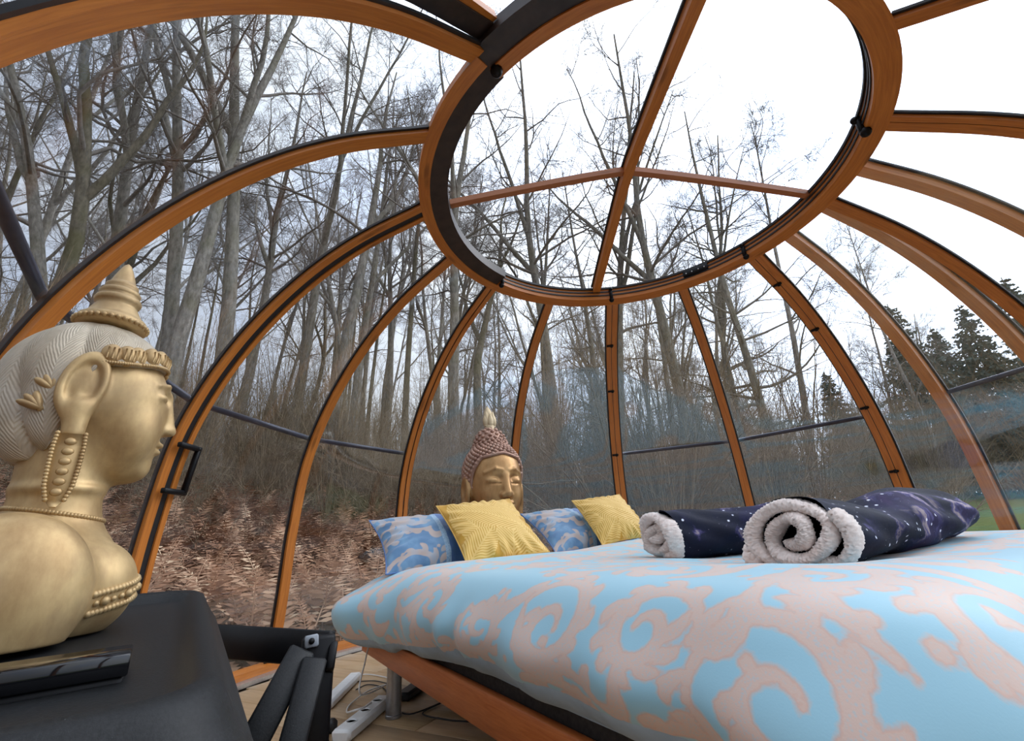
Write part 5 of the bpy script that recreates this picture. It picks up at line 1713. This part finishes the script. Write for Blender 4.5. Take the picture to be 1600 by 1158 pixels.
bar_px(px(332, 1001, 1.76), px(515, 1014, 1.50), .085, .03, 'top_rail', M['black_metal'])
zpost = px(498, 1000, 1.50); foot = zpost.copy(); foot[2] = 0.0
bar_px(zpost + [0, 0, .012], foot, .085, .05, 'post', M['black_metal'], .008)
bar_px(px(521, 1006, 1.50), px(514, 1050, 1.47), .022, .05, 'corner_bracket', M['black_metal'])
q0 = px(473, 1016, 1.46); q1 = px(372, 1205, 1.36); bar_px(q0, q1, .066, .035, 'strut', M['black_plastic'], .006)
q0 = px(492, 1030, 1.44); q1 = px(428, 1270, 1.30); bar_px(q0, q1, .060, .035, 'strut', M['black_plastic'], .006)
hp = bar_px(px(487, 992, 1.465), px(487, 1012, 1.465), .034, .008, 'hinge_plate', simple('grey_plastic', (.33, .36, .40), .5))
MB().sphere(px(487, 1002, 1.455), .008, 10, 7).build('hinge_pin', M['black_metal'], hp, True)

# ------------------------------------------------------------------ sockets and cables on the floor
M['white_plastic'] = simple('white_plastic', (.78, .78, .76), .4, 0, .05, 30)
M['cable_white'] = simple('white_cable', (.72, .71, .68), .5, 0, .05, 30)
M['cable_black'] = simple('black_cable', (.012, .012, .012), .5, 0, .1, 30)


def strip(p0, p1, w, hgt, name, label, cat, sockets=0):
    d = (p1 - p0)[:2]; L = np.linalg.norm(d); e = empty(name, (*((p0 + p1) / 2)[:2], 0), math.atan2(d[1], d[0]))
    o = MB().box((0, 0, hgt / 2), (L, w, hgt), None, .010).build('housing', M['white_plastic'], e); smooth_by_angle(o, 40)
    for k in range(sockets):
        x = (k - (sockets - 1) / 2) * L / (sockets + .4)
        s_ = MB().lathe([(.020, 0), (.021, .003), (.018, .003), (.016, -.004), (.001, -.004)], (x, 0, hgt), 18).build('socket', M['white_plastic'], e, True)
        mm_ = MB()
        for q in (-.007, .007): mm_.lathe([(.0024, 0), (.0024, .002), (.0001, .002)], (x + q, 0, hgt - .003), 8)
        mm_.build('pin_hole', M['cable_black'], s_)
    return tag(e, label, cat)


strip(on_z(532, 1142, .04), on_z(602, 1086, .04), .075, .042, 'power_strip', 'white power strip with sockets on the boards by the bed leg', 'power strip', 3)
strip(on_z(508, 1098, .03), on_z(556, 1052, .03), .065, .036, 'power_adapter', 'plain white power adapter on the boards behind the power strip', 'adapter')
o = strip(on_z(628, 1085, .03), on_z(655, 1066, .03), .07, .035, 'junction_box', 'small dark junction box behind the steel bed leg', 'box')
for ch in o.children: ch.data.materials.clear(); ch.data.materials.append(M['cable_black'])


def cable(px_pts, mat, label, r=.0035, name='cable'):
    P = np.array([on_z(u, v, z) for u, v, z in px_pts]); o = MB().tube(catmull(P, 8), r, 8).build(name, mat, None, True)
    return tag(o, label, 'cable')


P_top = bed_pt(.18, -.004, .29)
pts = [P_top, bed_pt(.20, -.03, .20), bed_pt(.30, -.07, .10), on_z(603, 1070, .010), on_z(575, 1080, .016), on_z(548, 1100, .006), on_z(542, 1113, .030), on_z(554, 1110, .064), on_z(570, 1105, .064), on_z(580, 1098, .047)]
tag(MB().tube(catmull(np.array(pts), 10), .0035, 8).build('cable', M['cable_white'], None, True), 'white cable dropping from the bed rail to the power strip', 'cable')
cable([(554, 1056, .015), (575, 1054, .006), (600, 1058, .006), (625, 1066, .006)], M['cable_white'], 'short white lead running from the adapter behind the bed leg', .003)
cable([(556, 1078, .006), (575, 1070, .006), (600, 1076, .006), (614, 1102, .006), (640, 1116, .006), (690, 1098, .006), (660, 1115, .006), (700, 1125, .006), (740, 1128, .006)], M['cable_black'], 'long black lead winding under the bed behind the steel leg', .003)
cable([(548, 1072, .008), (556, 1066, .005), (585, 1064, .005), (605, 1068, .005)], M['cable_black'], 'thin black wire lying beside the white adapter lead', .0025)
p = on_z(518, 1130, .03); pg = empty('black_plug', (p[0], p[1], 0)); tag(pg, 'round black mains plug beside the power strip', 'plug')
MB().lathe([(.001, 0), (.020, .002), (.023, .012), (.022, .034), (.012, .044), (.001, .046)], (0, 0, 0), 18).build('plug_body', M['cable_black'], pg, True)
cw = np.array([on_z(516, 1138, .012), on_z(511, 1150, .008), on_z(520, 1172, .006), on_z(548, 1190, .006)]) - [p[0], p[1], 0]
MB().tube(catmull(cw, 8), .004, 8).build('plug_lead', M['cable_black'], pg, True)
bpy.context.view_layer.update()
